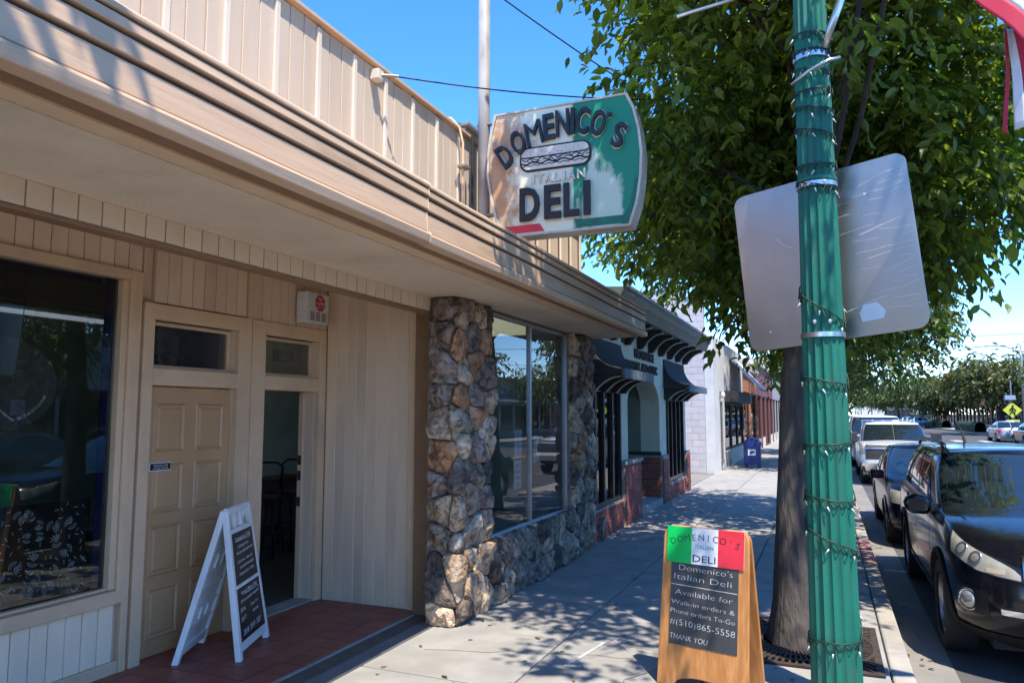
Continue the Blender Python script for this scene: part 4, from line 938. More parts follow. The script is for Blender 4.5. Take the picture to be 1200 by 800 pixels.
b = MB(); b.tube([(LX - .13, LY - .09, 3.98), (LX - .02, LY - .155, 4.03), (LX + .10, LY - .13, 4.09), (LX + .17, LY - .10, 4.11)], .012, 6); b.build('strap_tail', 'strap', lp, smooth=True)
b = MB(); b.tube([(LX + .08, LY - .08, 4.20), (LX + .13, LY - .12, 4.33), (LX + .26, LY - .2, 4.62)], .024, 8); b.tube([(LX - .09, LY - .03, 4.80), (LX - .45, LY - .1, 4.66), (LX - .86, LY - .18, 4.57)], .014, 8); b.build('flag_socket', 'strap', lp, smooth=True)

st = root('string_lights', (LX, LY - .15, .4), 'dark green fairy light string wound round the green lamp post', 'string lights')
def post_pt(a, z, off=.008): r_ = post_r(z) + off; return Vector((LX + r_ * math.cos(a), LY + r_ * math.sin(a), z))
turns = [(.42, .60), (.95, 1.15), (1.28, 1.32), (1.62, 1.75), (2.02, 2.02), (2.22, 2.62), (3.36, 3.30), (3.44, 3.46), (3.68, 3.60), (3.86, 3.86), (3.93, 3.93), (4.08, 4.08), (4.28, 4.30), (4.33, 4.33)]
zl = [.45, 1.02, 1.30, 1.66, 2.03, 2.45, 3.33, 3.46, 3.66, 3.87, 3.95, 4.09, 4.29, 4.34, 4.6]
path = []; SLP = [.05, -.34, -.06, .10, -.12, -.52, -.10, .04, -.16, -.03, .05, -.10, .06, -.04]
for i in range(len(zl) - 1):
    for k in range(36):
        t_ = k / 36; a = R(-225) + 2 * math.pi * t_
        front = smoothstep(.02, .5, t_)
        path.append(post_pt(a, zl[i] + (zl[i + 1] - zl[i]) * smoothstep(.55, 1.0, t_) + SLP[i % len(SLP)] * (t_ - .45) - .05 * math.sin(t_ * math.pi) * (.4 + .6 * ((i * 37) % 5) / 5) * (1 if i % 3 else 2.0)))
MB().tube(path, .0048, 5, False).build('cable', 'wire', st, smooth=True)
bb = MB(); dd = MB()
for i in range(0, len(path) - 2, 2):
    p = path[i]; a = math.atan2(p.y - LY, p.x - LX)
    if math.sin(a) > .35: continue
    q = path[i + 2]; ln = random.uniform(.025, .062); o_ = Vector((math.cos(a), math.sin(a), 0)) * .008
    dd.tube([p, (p + q) / 2 + o_ - Vector((0, 0, ln)), q], .0046, 4, False)
    if i % 6 == 0: bb.tube([(p + q) / 2 + o_ - Vector((0, 0, ln)), (p + q) / 2 + o_ * 1.7 - Vector((random.uniform(-.02, .02), 0, ln + .028))], [.006, .003], 6)
o = dd.build('drop_loops', 'wire', st, smooth=True); o['kind'] = 'stuff'; o = bb.build('bulbs', 'bulb', st, smooth=True); o['kind'] = 'stuff'

# back of the square traffic sign
ms = root('square_traffic_sign', (.024, LY + .14, 2.26), 'back of a scratched square aluminium sign strapped behind the green post', 'sign')
yw, rl = R(-17.7), R(-4.9)
Ms = Matrix.Translation((.024, LY + .19, 2.855)) @ Matrix.Rotation(yw, 4, 'Z') @ Matrix.Rotation(rl, 4, 'Y')
def rr_poly(w_, h_, r_, n=6): return rrect(-w_ / 2, w_ / 2, -h_ / 2, h_ / 2, r_, 0, n)
def msf(a, c, d): return Ms @ Vector((a, d, c))
b = MB(); b.prism(rr_poly(1.16, 1.15, .075), lambda a, c, d: (a, d, c), .003, -.003)
o = link_mesh('plate', b.mesh('plate', 'steel_back'), None); o.matrix_world = Ms; o.parent = ms; o.matrix_parent_inverse = Matrix.Translation(ms.location).inverted()
md = o.modifiers.new('bevel', 'BEVEL'); md.width = .002; md.segments = 1
b = MB(); b.prism(rr_poly(1.15, 1.14, .072), msf, .008, .0035); b.build('front_face', 'sign_yellow', ms)
sc_ = MB(); rs_ = random.Random(3)
for _ in range(46):
    a, c = rs_.uniform(.10, .52), rs_.uniform(-.45, .48); l_ = rs_.uniform(.05, .34); th = rs_.gauss(.1, .12)
    if a + l_ > .55: l_ = .55 - a
    pts = [(a + l_ * t, c + math.sin(th) * l_ * t + .0025 * math.sin(t * 5 + a * 40)) for t in np.linspace(0, 1, 7)]
    curve_stroke(sc_, pts, rs_.uniform(.0014, .0034), lambda p, q: msf(p, q, -.0042))
curve_stroke(sc_, [(-.30, .20), (-.26, .15), (-.20, .11)], .003, lambda p, q: msf(p, q, -.0042))
sc_.build('scratches', 'scratch', ms)
b = MB(); b.prism([(.19, -.48), (.32, -.475), (.338, -.43), (.315, -.395), (.29, -.365), (.21, -.37), (.18, -.42)], msf, -.0045, -.0035); b.build('torn_sticker', 'paper', ms)
b = MB()
for a, c in ((-.42, -.45), (.31, .36)): b.prism([(a + .008 * math.cos(t), c + .008 * math.sin(t)) for t in np.linspace(0, 6.28, 10, endpoint=False)], msf, -.0046, -.0034)
b.build('rivet', 'paper', ms)
for z in (3.25, 2.34):
    for dx_ in (-.045, .045): MB().lathe([(.014, 0), (.014, .008), (.006, .012)], 6, Matrix.Translation((LX + dx_, LY - post_r(z) * .93 - .004, z + .04)) @ Matrix.Rotation(R(90), 4, 'X')).build('bolt', 'strap', ms)
for z in (3.29, 2.30): strap_ring(z, .03, .006, 'strap', ms)
strap_ring(3.325, .022, .006, 'post_green', ms); 
b = MB(); b.box(LX - .05, LX + .05, LY + .12, LY + .175, 2.25, 3.33); b.build('mount_bar', 'galv', ms)

# flag hanging from the post bracket, upper right
fg = root('striped_flag', (1.0, 4.6, 3.3), 'red and white striped flag hanging at the upper right corner', 'flag')
def stripe_patch(name, mtl, fn, u0, u1, nu=6, nv=14):
    MB().grid(lambda u, v: fn(u0 + (u1 - u0) * u, v), nu, nv).build(name, mtl, fg, smooth=True, solid=.002)
def upper(u, v):   # swag: curved bands fanning down to the right; u across bands (0 = lower hem), v along
    x = np.interp(v, [0, .25, .6, 1], [.74, .86, 1.06, 1.5]); z = np.interp(v, [0, .25, .6, 1], [4.32, 4.08, 3.76, 3.52])
    return Vector((x + u * .62 * (.75 + .25 * v), 4.6 + .05 * math.sin(v * 9 + u * 3), z + u * (.36 + .35 * v)))
for k in range(6): stripe_patch('stripe', 'flag_cloth_red' if k % 2 == 0 else 'flag_cloth_white', upper, k / 8, (k + 1) / 8)
def tail(u, v):
    x = .985 + u * .42 + .012 * math.sin(v * 4) - .02 * v
    return Vector((x + .05 * v * u, 4.66 + .05 * math.sin(u * 14 + v * 1.5), 3.90 - v * .56 - u * .05 + .03 * (1 - v)))
for k in range(5): stripe_patch('stripe', 'flag_cloth_red' if k % 2 == 0 else 'flag_cloth_white', lambda u, v: tail(u + .06 * v * (1 if k else 0), v), [0, .045, .13, .23, .32][k], [.045, .13, .23, .32, .42][k])
MB().tube([(LX + .25, LY - .19, 4.60), (1.4, 4.6, 5.3)], .018, 8).build('flag_pole', 'dark_wood', fg)

# ------------------------------------------------------------------ trees
def leaf_mesh(name, pts, dirs, ups, size, mtl, curl=.25):
    """numpy batch of pointed leaves: 6 vertices, 4 triangles each"""
    n = len(pts); d = dirs / np.linalg.norm(dirs, axis=1)[:, None]
    s = np.cross(d, ups); s /= (np.linalg.norm(s, axis=1)[:, None] + 1e-9); nn_ = np.cross(s, d)
    L_ = size[:, None]; W = L_ * rng.uniform(.40, .56, n)[:, None]
    base = pts; tip = pts + d * L_ - nn_ * L_ * curl * .6
    m1 = pts + d * L_ * .45 - nn_ * L_ * .03
    e = lambda a, w_, sg: pts + d * L_ * a + s * W * w_ * sg + nn_ * L_ * (.07 - curl * .22 * a * a)
    V = np.stack([base, e(.22, .42, 1), e(.52, .47, 1), e(.8, .2, 1), tip, e(.8, .2, -1), e(.52, .47, -1), e(.22, .42, -1), m1], 1).reshape(-1, 3)
    idx = np.arange(n)[:, None] * 9
    tri = np.concatenate([idx + np.array([[k, 8, (k + 1) % 8]]) for k in range(8)], 1).reshape(-1, 3)
    me = bpy.data.meshes.new(name); me.vertices.add(len(V)); me.vertices.foreach_set('co', V.ravel())
    me.loops.add(tri.size); me.loops.foreach_set('vertex_index', tri.ravel().astype(np.int32))
    me.polygons.add(len(tri)); me.polygons.foreach_set('loop_start', np.arange(0, tri.size, 3, dtype=np.int32)); 
    me.polygons.foreach_set('use_smooth', np.ones(len(tri), bool)); me.materials.append(MATS[mtl]); me.update(calc_edges=True); me.validate(); return me
def crown_leaves(lobes, ntwig, per, size, seed, droop=.8, keep=None):
    """twigs sampled near lobe surfaces, leaves hanging along them"""
    g = np.random.default_rng(seed)
    vol = np.array([l[3] * l[4] * l[5] * (.55 if l[2] > 5.6 and l[1] < 9 else 1) for l in lobes]) ** .8; cnt = (vol / vol.sum() * ntwig).astype(int) + 1
    P = []; D = []; U = []; S = []
    for l, c in zip(lobes, cnt):
        dirn = g.normal(size=(c, 3)); dirn /= np.linalg.norm(dirn, axis=1)[:, None]
        rad = g.uniform(.35, 1.04, c) ** .55
        cen = np.array(l[:3]) + dirn * rad[:, None] * np.array(l[3:6])
        out = dirn * np.array([1, 1, .5]) + g.normal(size=(c, 3)) * .35; out[:, 2] -= droop * g.uniform(.1, .9, c)
        out /= np.linalg.norm(out, axis=1)[:, None]
        tl = g.uniform(.18, .5, c) * (size / .11)
        for j in range(per):
            t = (j + .5) / per
            p = cen + out * (tl * t)[:, None] + g.normal(size=(c, 3)) * .02; p[:, 2] -= .25 * tl * t * t
            side = np.cross(out, np.array([0, 0, 1.0])); side /= (np.linalg.norm(side, axis=1)[:, None] + 1e-6)
            dd_ = out * .55 + side * (1 if j % 2 else -1) * g.uniform(.3, 1.0, c)[:, None] + g.normal(size=(c, 3)) * .3; dd_[:, 2] -= droop * g.uniform(.2, 1.0, c)
            P.append(p); D.append(dd_); U.append(np.array([0, 0, 1.0]) + g.normal(size=(c, 3)) * .45); S.append(g.uniform(.5, 1.4, c) * size)
    P = np.concatenate(P); D = np.concatenate(D); U = np.concatenate(U); S = np.concatenate(S)
    if keep is not None: k = keep(P); P, D, U, S = P[k], D[k], U[k], S[k]
    return P, D, U, S
def limb(mb, a, b, r0, r1, bend, n=5):
    a, b = Vector(a), Vector(b); pts = []
    side = Vector((random.uniform(-1, 1), random.uniform(-1, 1), random.uniform(-.2, .6))) * bend * (b - a).length
    for i in range(n): t = i / (n - 1); pts.append(a.lerp(b, t) + side * math.sin(t * math.pi))
    mb.tube(pts, [r0 + (r1 - r0) * i / (n - 1) for i in range(n)], 8, False)
def tree(name, base, label, trunk_pts, trunk_r, lobes, ntwig, per, size, mtl, seed, group=None, keep=None, near=0):
    t = root(name, base, label, 'tree', group)
    b = MB(); P = []
    for i in range(len(trunk_pts) - 1):
        for k in range(6): P.append(Vector(trunk_pts[i]).lerp(Vector(trunk_pts[i + 1]), k / 6))
    P.append(Vector(trunk_pts[-1])); rs2 = np.interp(np.linspace(0, len(trunk_pts) - 1, len(P)), range(len(trunk_pts)), trunk_r)
    nseg = 20; vs_ = []
    for p, r_ in zip(P, rs2):
        for k in range(nseg):
            a = 2 * math.pi * k / nseg; fl_ = 1 + .07 * math.sin(a * 3 + p.z * 1.3) + .05 * mnoise.noise(Vector((math.cos(a) * 2, math.sin(a) * 2, p.z * 2.2)))
            if p.z < .3: fl_ *= 1 + (.3 - p.z) * .7 * (1 + .35 * math.sin(a * 5))
            vs_.append((p.x + r_ * fl_ * math.cos(a), p.y + r_ * fl_ * math.sin(a), p.z))
    b.add(vs_, [(i * nseg + k, i * nseg + (k + 1) % nseg, (i + 1) * nseg + (k + 1) % nseg, (i + 1) * nseg + k) for i in range(len(P) - 1) for k in range(nseg)])
    b.build('trunk', 'bark', t, smooth=True)
    br = MB(); n0 = len(P)
    for l in lobes:
        c = Vector(l[:3]); i0 = int(n0 * random.uniform(.55, .95)); a = P[min(n0 - 1, i0)]
        if a.z > c.z: a = P[int(n0 * .6)]
        limb(br, a, c, .30 * trunk_r[-2], .012, .10)
        for _ in range(5):
            e = c + Vector((random.uniform(-1, 1) * l[3], random.uniform(-1, 1) * l[4], random.uniform(-.8, 1) * l[5])) * .8
            limb(br, a.lerp(c, random.uniform(.5, 1.0)), e, .011, .004, .12)
    br.build('limbs', 'bark_dark', t, smooth=True)
    P_, D_, U_, S_ = crown_leaves(lobes, ntwig, per, size, seed, keep=keep)
    sel = np.zeros(len(P_), bool)
    if near:
        dist = np.linalg.norm(P_ - np.array([0, 0, 1.8]), axis=1); ok = in_view(P_)
        dist[~ok] = 1e9; sel[np.argsort(dist)[:near]] = True
    o = link_mesh('crown', leaf_mesh('crown', P_[~sel], D_[~sel], U_[~sel], S_[~sel], mtl), t); o['kind'] = 'stuff'
    if near:
        shapes = []
        for q in range(4):
            shapes.append(leaf_mesh('leaf', np.zeros((1, 3)), np.array([[0, 0, -1.0]]), np.array([[1.0, .2, 0]]), np.array([1.0]), mtl, curl=.1 + .15 * q))
        for i in np.nonzero(sel)[0]:
            d = Vector(D_[i]).normalized(); qd = Vector((0, 0, -1)).rotation_difference(d)
            ob = bpy.data.objects.new('leaf', shapes[i % 4]); COL.objects.link(ob); ob.location = P_[i]; ob.rotation_mode = 'QUATERNION'
            ob.rotation_quaternion = qd @ Matrix.Rotation(random.uniform(0, 6.28), 3, 'Z').to_quaternion(); ob.scale = (S_[i],) * 3; attach(ob, t, True)
    return t
cM = (Matrix.Rotation(R(22.88), 4, 'Z') @ Matrix.Rotation(R(95.53), 4, 'X')).to_3x3(); cMi = np.array(cM.transposed())
def to_px(P):
    q = (P - np.array([0, 0, 1.8])) @ cMi.T; z = -q[:, 2]; z = np.where(np.abs(z) < 1e-6, 1e-6, z)
    return 600 + 868 * q[:, 0] / z, 400 - 868 * q[:, 1] / z, z
def in_view(P): x, y, z = to_px(P); return (z > .3) & (x > 0) & (x < 1200) & (y > 0) & (y < 800)

lobes1 = [(-.95, 7.2, 5.15, .95, 1.0, .75), (-1.15, 7.1, 4.35, .62, .8, .62), (-.9, 7.6, 3.75, .7, .8, .6), (-.25, 7.9, 4.4, .95, 1.0, .9), (-.3, 8.2, 3.45, .8, .9, .55),
          (.55, 7.3, 5.0, .95, 1.0, .85), (.95, 7.5, 4.1, .75, .9, .8), (1.15, 7.7, 3.75, .55, .8, .55), (.25, 8.3, 3.9, .8, .8, .8), (0, 7.0, 6.1, 1.5, 1.5, .9), (-.9, 6.2, 5.7, .9, .8, .5),
          (.7, 6.2, 5.6, .9, .8, .5), (.35, 8.6, 5.4, 1.3, 1.1, 1.0), (-.9, 8.8, 5.2, 1.0, 1.0, 1.0), (.30, 5.75, 4.66, .35, .3, .22), (.85, 8.6, 3.5, .6, .8, .45), (.1, 8.9, 3.0, .7, .7, .4), (.5, 3.4, 6.3, .55, .5, .3), (1.3, 8.8, 5.2, 1.0, 1.2, .7), (1.0, 10.1, 5.2, 1.0, 1.1, .7), (-.75, 4.9, 6.5, 1.1, 1.0, .6), (.5, 4.8, 6.5, 1.1, 1.0, .6), (-1.1, 5.6, 6.4, .8, .8, .5), (-.1, 5.8, 6.9, 1.6, 1.5, .8), (1.5, 6.3, 6.2, 1.0, 1.2, .7), (-.6, 7.8, 6.1, 1.0, 1.2, .7), (-.6, 8.9, 3.2, .5, .6, .5)]
t1 = tree('street_tree', (-.31, 6.45, 0), 'large leafy street tree behind the green post, trunk in an iron grate',
          [(-.31, 6.45, -.02), (-.30, 6.46, .65), (-.22, 6.5, 2.1), (.03, 6.58, 3.3), (.12, 6.62, 4.4), (.05, 6.8, 5.4)], [.165, .135, .115, .10, .075, .04], lobes1, 6600, 8, .125, 'leaf', 3, 'street trees on the near pavement', near=240)
gr = root('tree_grate', (-.31, 6.45, 0), 'rusty iron tree grate with radial slots round the near trunk', 'grate')
b = MB(); b.box(-.93, .31, 5.83, 5.88, .004, .016); b.box(-.93, .31, 7.02, 7.07, .004, .016); b.box(-.93, -.88, 5.88, 7.02, .004, .016); b.box(.26, .31, 5.88, 7.02, .004, .016); b.build('frame', 'grate', gr)
b = MB()
for rr_ in (.24, .36, .48, .59):
    b.lathe([(rr_ - .014, .005), (rr_ - .014, .017), (rr_ + .014, .017), (rr_ + .014, .005)], 64, Matrix.Translation((-.31, 6.45, 0)))
b.build('ring', 'grate', gr)
b = MB()
for k in range(72):
    a = 2 * math.pi * k / 72; M = Matrix.Translation((-.31, 6.45, 0)) @ Matrix.Rotation(a, 4, 'Z')
    lim = min(.58 / max(abs(math.cos(a)), 1e-3), .58 / max(abs(math.sin(a)), 1e-3))
    b.box(.23, lim, -.0085, .0085, .005, .0155, M)
b.build('bar', 'grate', gr); bx('soil', 'bark', gr, -.89, .27, 5.87, 7.03, .0025, .0036)

def ring_lobes(cx, cy, cz, r_, h, n, seed):
    g = random.Random(seed); out = [(cx, cy, cz + h * .25, r_ * .75, r_ * .75, h * .65)]
    for k in range(n):
        a = 2 * math.pi * k / n + g.uniform(-.3, .3); q = g.uniform(.5, .7) * r_
        out.append((cx + q * math.cos(a), cy + q * math.sin(a), cz + g.uniform(-.45, .45) * h, r_ * g.uniform(.36, .52), r_ * g.uniform(.36, .52), h * g.uniform(.3, .5)))
    return out
tree('street_tree', (-.25, 12.9, 0), 'second street tree along the near pavement, hidden behind the green post', [(-.25, 12.9, 0), (-.2, 12.9, 2.5), (0, 13.0, 4.5)], [.15, .12, .06], ring_lobes(-.8, 13.0, 5.5, 2.7, 1.8, 11, 5), 2500, 8, .15, 'leaf', 4, 'street trees on the near pavement')
tree('street_tree', (-.1, 26.5, 0), 'third street tree along the near pavement, foliage below the square sign', [(-.1, 26.5, 0), (0, 26.5, 2.6), (.3, 26.6, 4.8)], [.16, .13, .06], ring_lobes(.5, 26.8, 5.2, 3.2, 2.4, 11, 6) + [(1.7, 26.5, 3.5, 1.4, 1.5, .8), (2.6, 27, 4.4, 1.1, 1.3, .8)], 2600, 8, .19, 'leaf_far', 8, 'street trees on the near pavement')
tree('street_tree', (-.1, 36, 0), 'fourth street tree along the near pavement, beyond the mailbox', [(-.1, 36, 0), (0, 36, 2.6), (.2, 36, 4.8)], [.16, .13, .06], ring_lobes(.2, 36, 4.9, 2.8, 2.2, 9, 16), 700, 8, .25, 'leaf_far', 18, 'street trees on the near pavement')
tree('street_tree', (-.25, -2.3, 0), 'street tree standing behind the viewer', [(-.25, -2.3, 0), (-.2, -2.3, 2.5), (-.3, -2.0, 5.5)], [.15, .12, .06], ring_lobes(-.3, -2.7, 6.6, 1.3, 1.1, 8, 12) + [(-1.2, -.15, 6.4, .6, .6, .4)], 700, 8, .15, 'leaf', 14, 'street trees on the near pavement')
far_t = [(14.6, 14, 6.4, 2.6), (14.6, 24.5, 6.8, 3.0), (14.6, 40, 7.0, 3.2), (14.6, 56, 6.4, 3.0), (14.7, 80, 8.2, 4.6), (14.4, 112, 6.6, 3.6), (14.8, 140, 9.6, 5.6), (14.4, 180, 8.4, 4.8), (14.6, 222, 10.2, 6), (14.6, 285, 10.5, 6.5), (14.6, 370, 12, 8)]
ordn = ['first', 'second', 'third', 'fourth', 'fifth', 'sixth', 'seventh', 'eighth', 'ninth', 'tenth', 'farthest']
for i, (x, y, h, r_) in enumerate(far_t):
    tree('street_tree', (x, y, -.02), '%s street tree along the far side of the road' % ordn[i], [(x, y, -.02), (x, y, h * .3), (x + .1, y, h * .62)], [.18, .15, .07], ring_lobes(x, y, h * .64, r_, h * .30, 10, 30 + i), 620 if y < 60 else 800, 6, .26 if y < 60 else .5, 'leaf_olive' if i % 3 else 'leaf_far', 40 + i, 'street trees across the road')
for i, (x, y, h, r_) in enumerate([(-.1, 62, 8, 3.4), (-.1, 100, 9, 4), (-.2, 160, 11, 6)]):
    tree('street_tree', (x, y, 0), ('small distant tree on the near pavement, nearest of three', 'distant tree on the near pavement, middle of three', 'distant tree on the near pavement, farthest of three')[i], [(x, y, 0), (x, y, h * .3), (x + .1, y, h * .62)], [.18, .15, .07], ring_lobes(x, y, h * .64, r_, h * .30, 9, 60 + i), 500, 6, .45, 'leaf_far', 70 + i, 'street trees on the near pavement')

for i, (x, y, h, r_, lb) in enumerate([(-.2, -20, 7.5, 2.8, 'farther street tree on the pavement behind the viewer'), (14.6, -4, 7, 2.8, 'street tree across the road behind the viewer')]):
    tree('street_tree', (x, y, 0), lb, [(x, y, 0), (x, y, h * .3), (x + .1, y, h * .62)], [.17, .14, .07], ring_lobes(x, y, h * .66, r_, h * .28, 9, 80 + i), 450, 6, .28, 'leaf_far', 90 + i, 'street trees on the near pavement')

g_ = np.random.default_rng(5); n_ = 110
fp = np.stack([np.where(g_.random(n_) < .5, g_.uniform(-3.0, .3, n_), g_.uniform(.52, .8, n_)), g_.uniform(3.5, 17, n_), np.full(n_, .006)], 1); fp[fp[:, 0] > .5, 2] = ROADZ + .012
fd = np.stack([g_.normal(size=n_), g_.normal(size=n_), g_.uniform(-.02, .12, n_)], 1)
o = link_mesh('fallen_leaves', leaf_mesh('fallen_leaves', fp, fd, np.tile([[0, 0, 1.0]], (n_, 1)) + g_.normal(size=(n_, 3)) * .15, g_.uniform(.035, .075, n_), 'leaf_dry', curl=-.15), None)
tag(o, 'scattered dry fallen leaves on the pavement and along the kerb', 'leaves', kind='stuff')

# ================================================================== CLINIC (sage stucco, brick dado, arch, awnings)
cl = root('clinic_building', (-3.1, 14, 0), 'sage green clinic with brick base, arched entry and dark awnings', 'building')
CX = -3.1; CY0, CY1 = 9.93, 18.05
ARCH0, ARCH1 = 12.98, 15.05
w = MB()
w.box(-3.5, CX - .012, CY0, 10.35, 0, 3.3)                       # wall pieces round the openings
w.box(-3.5, CX - .012, 10.35, 11.86, 2.2, 3.3); w.box(-3.5, CX - .012, 10.35, 11.86, 0, .42)
w.box(-3.5, CX - .012, 11.86, ARCH0 - .55, 0, 3.3)
w.box(-3.5, CX - .012, ARCH0 - .55, ARCH0, 0, .95)
w.box(-3.5, CX - .012, ARCH1, 15.72, 0, 3.3); w.box(-3.5, CX - .012, 15.72, 17.6, 2.15, 3.3); w.box(-3.5, CX - .012, 15.72, 17.6, 0, .38); w.box(-3.5, CX - .012, 17.6, CY1, 0, 3.3)
A0 = ARCH0 - .55
# arch head
pts = [(A0, 3.3), (A0, 1.95)]
ac = (A0 + ARCH1) / 2; ar = (ARCH1 - A0) / 2
pts = [(A0, 1.95)] + [(ac - ar * math.cos(math.pi * k / 24), 1.95 + .56 * math.sin(math.pi * k / 24)) for k in range(1, 24)] + [(ARCH1, 1.95), (ARCH1, 3.3), (A0, 3.3)]
w.prism(pts[::-1], lambda a, c, d: (d, a, c), CX - .012, -3.5)
w.box(-9, -3.5, CY0 + .02, 10.3, 0, 3.3); w.box(-9, -8.8, 10.3, CY1, 0, 3.3); w.box(-8.8, -3.5, CY1 - .2, CY1 - .02, 0, 3.3)
w.build('wall', 'sage', cl)
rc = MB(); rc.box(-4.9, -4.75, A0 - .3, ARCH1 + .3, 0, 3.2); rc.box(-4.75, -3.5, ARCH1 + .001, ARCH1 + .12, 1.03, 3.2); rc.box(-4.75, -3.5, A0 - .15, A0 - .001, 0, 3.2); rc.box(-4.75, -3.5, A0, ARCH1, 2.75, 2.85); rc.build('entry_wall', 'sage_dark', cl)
bx('dark_band', 'slate', cl, -4.74, -3.085, ARCH1 - .035, ARCH1 + .001, .955, 1.03, .004)
bx('entry_step', 'kerb_concrete', cl, -4.75, -3.06, ARCH0, ARCH1 - .03, .0, .13, .01)
bx('pier_cap', 'kerb_concrete', cl, -3.14, -2.985, ARCH0 - 1.16, ARCH0 + .03, .972, 1.03, .008)
for q in ((-3.112, -3.045, CY0 + .01, 11.84, 0, .425), (-3.112, -3.02, 11.841, ARCH0, 0, .968), (-4.74, -3.113, ARCH1 - .02, ARCH1, 0, .954), (-3.112, -3.045, ARCH1 + .001, 15.6, 0, .95), (-3.112, -3.045, 15.601, 17.58, 0, .36), (-3.112, -3.02, 17.581, 18.04, 0, .93)):
    bx('mortar_bed', 'brick_mortar', cl, *q)
BL, BH, MJ = .222, .068, .012
bY = MB().box(-.010, .010, -BL / 2 + MJ / 2, BL / 2 - MJ / 2, 0, BH).mesh('brick', 'brick'); bX = MB().box(-BL / 2 + MJ / 2, BL / 2 - MJ / 2, -.010, .010, 0, BH).mesh('brick', 'brick')
def brick_y(x, y0, y1, z0, z1):
    rows = int((z1 - z0) / .08)
    for r_ in range(rows):
        y = y0 + (BL / 2 if r_ % 2 else 0) - BL / 2
        while y < y1 - .03:
            a, c = max(y, y0), min(y + BL, y1)
            if c - a > .05: link_mesh('brick', bY, cl, True, (x + random.uniform(-.003, .003), (a + c) / 2, z0 + .006 + r_ * .08), None, (1, (c - a) / BL, 1))
            y += BL
def brick_x(y, x0, x1, z0, z1):
    rows = int((z1 - z0) / .08)
    for r_ in range(rows):
        x = x0 + (BL / 2 if r_ % 2 else 0) - BL / 2
        while x < x1 - .03:
            a, c = max(x, x0), min(x + BL, x1)
            if c - a > .05: link_mesh('brick', bX, cl, True, ((a + c) / 2, y + random.uniform(-.003, .003), z0 + .006 + r_ * .08), None, ((c - a) / BL, 1, 1))
            x += BL
brick_y(-3.043, CY0 + .02, 11.83, 0, .425); brick_y(-3.018, 11.84, ARCH0, 0, .968)
brick_x(ARCH1 - .022, -4.3, -3.10, .12, .954)
brick_y(-3.043, ARCH1 - .02, 15.6, 0, .95); brick_y(-3.043, 15.6, 17.58, 0, .36); brick_y(-3.018, 17.58, 18.04, 0, .93)
def clinic_window(y0, y1, z0, z1, nm):
    f = frame_rect('window', 'black_paint', cl, -3.16, -3.07, y0, y1, z0, z1, .07)
    for k in range(1, nm): bx('mullion', 'black_paint', f, -3.155, -3.075, y0 + (y1 - y0) * k / nm - .035, y0 + (y1 - y0) * k / nm + .035, z0 + .072, z1 - .072)
    for k in range(nm):
        a = y0 + (y1 - y0) * k / nm + .04; c = y0 + (y1 - y0) * (k + 1) / nm - .04
        MB().box(-3.125, -3.12, a, c, z0 + .07, z1 - .07).build('pane', 'dark_glass', f)
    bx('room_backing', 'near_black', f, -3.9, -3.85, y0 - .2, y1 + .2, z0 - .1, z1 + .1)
clinic_window(10.37, 11.85, .43, 2.19, 3); clinic_window(15.73, 17.59, .385, 2.14, 4)
def scroll_brackets(parent, x0, y, z, dx, dz, wd=.07):
    b = MB(); prof = [(x0, z), (x0, z - dz)]
    for k in range(9):
        t_ = k / 8; prof.append((x0 + dx * (.18 + .82 * t_ ** 1.6), z - dz + dz * .86 * smoothstep(0, 1, t_) ** .8))
    prof.append((x0 + dx, z)); b.prism(prof, lambda a, c, d: (a, d, c), y - wd / 2, y + wd / 2); b.build('bracket', 'near_black', parent, bevel=.004, seg=1)
    q = MB(); pp = [Vector((x0 + dx * (.2 + .8 * (k / 8) ** 1.6) + .008, y, z - dz + dz * .86 * smoothstep(0, 1, k / 8) ** .8 - .004)) for k in range(9)]
    q.tube(pp, .014, 6); q.build('bracket_edge', 'cream', parent, smooth=True)
def awning(y0, y1, zt, zb, out):
    fn = lambda u, v: (CX + out * (v ** 1.7), y0 + (y1 - y0) * u, zt - (zt - zb) * (1 - (1 - v) ** 1.8))
    a = MB().grid(fn, 1, 14); a.grid(lambda u, v: tuple(np.array(fn(u, v)) - np.array([.012, 0, .012])), 1, 14, True)
    a = a.build('awning', 'awning', cl, smooth=True)
    for yy in (y0, y1):
        s_ = MB(); pr = [(fn(0, k / 14)[0], fn(0, k / 14)[2]) for k in range(15)] + [(CX, zb)]
        s_.prism(pr, lambda p, q, d: (p, d, q), yy - .01, yy + .01); s_.build('awning_side', 'awning', a)
    bx('valance', 'awning_edge', a, CX + out - .02, CX + out + .02, y0 - .02, y1 + .02, zb - .13, zb + .01, .005)
    bx('awning_base', 'slate', a, CX - .01, CX + out - .025, y0, y1, zb - .06, zb - .003)
    n = 4
    for k in range(n): scroll_brackets(a, CX - .012, y0 + .08 + (y1 - y0 - .16) * k / (n - 1), zb - .062, out - .06, .24)
awning(10.12, 12.0, 2.92, 2.42, .52); awning(15.5, 17.85, 2.93, 2.38, .52)
b = MB()
co = [(-3.3, 3.28), (-2.62, 3.28), (-2.60, 3.33), (-2.58, 3.36), (-2.55, 3.44), (-2.50, 3.48), (-2.50, 3.55), (-3.3, 3.60)]
b.prism(co, lambda a, c, d: (a, d, c), CY1 + .25, CY0 + .02); b.build('cornice', 'cornice', cl, bevel=.004, seg=1)
bx('gutter_line', 'galv', cl, -2.52, -2.48, CY0 + .02, CY1 + .25, 3.551, 3.60, .004)
for k in range(9):
    y = CY0 + .55 + k * .92
    if y < CY1 + .1: scroll_brackets(cl, CX - .01, y, 3.275, .46, .32, .12)
bx('roof', 'grey_wall', cl, -9, -3.31, CY0 + .02, CY1, 3.3, 3.42)
t = MB()
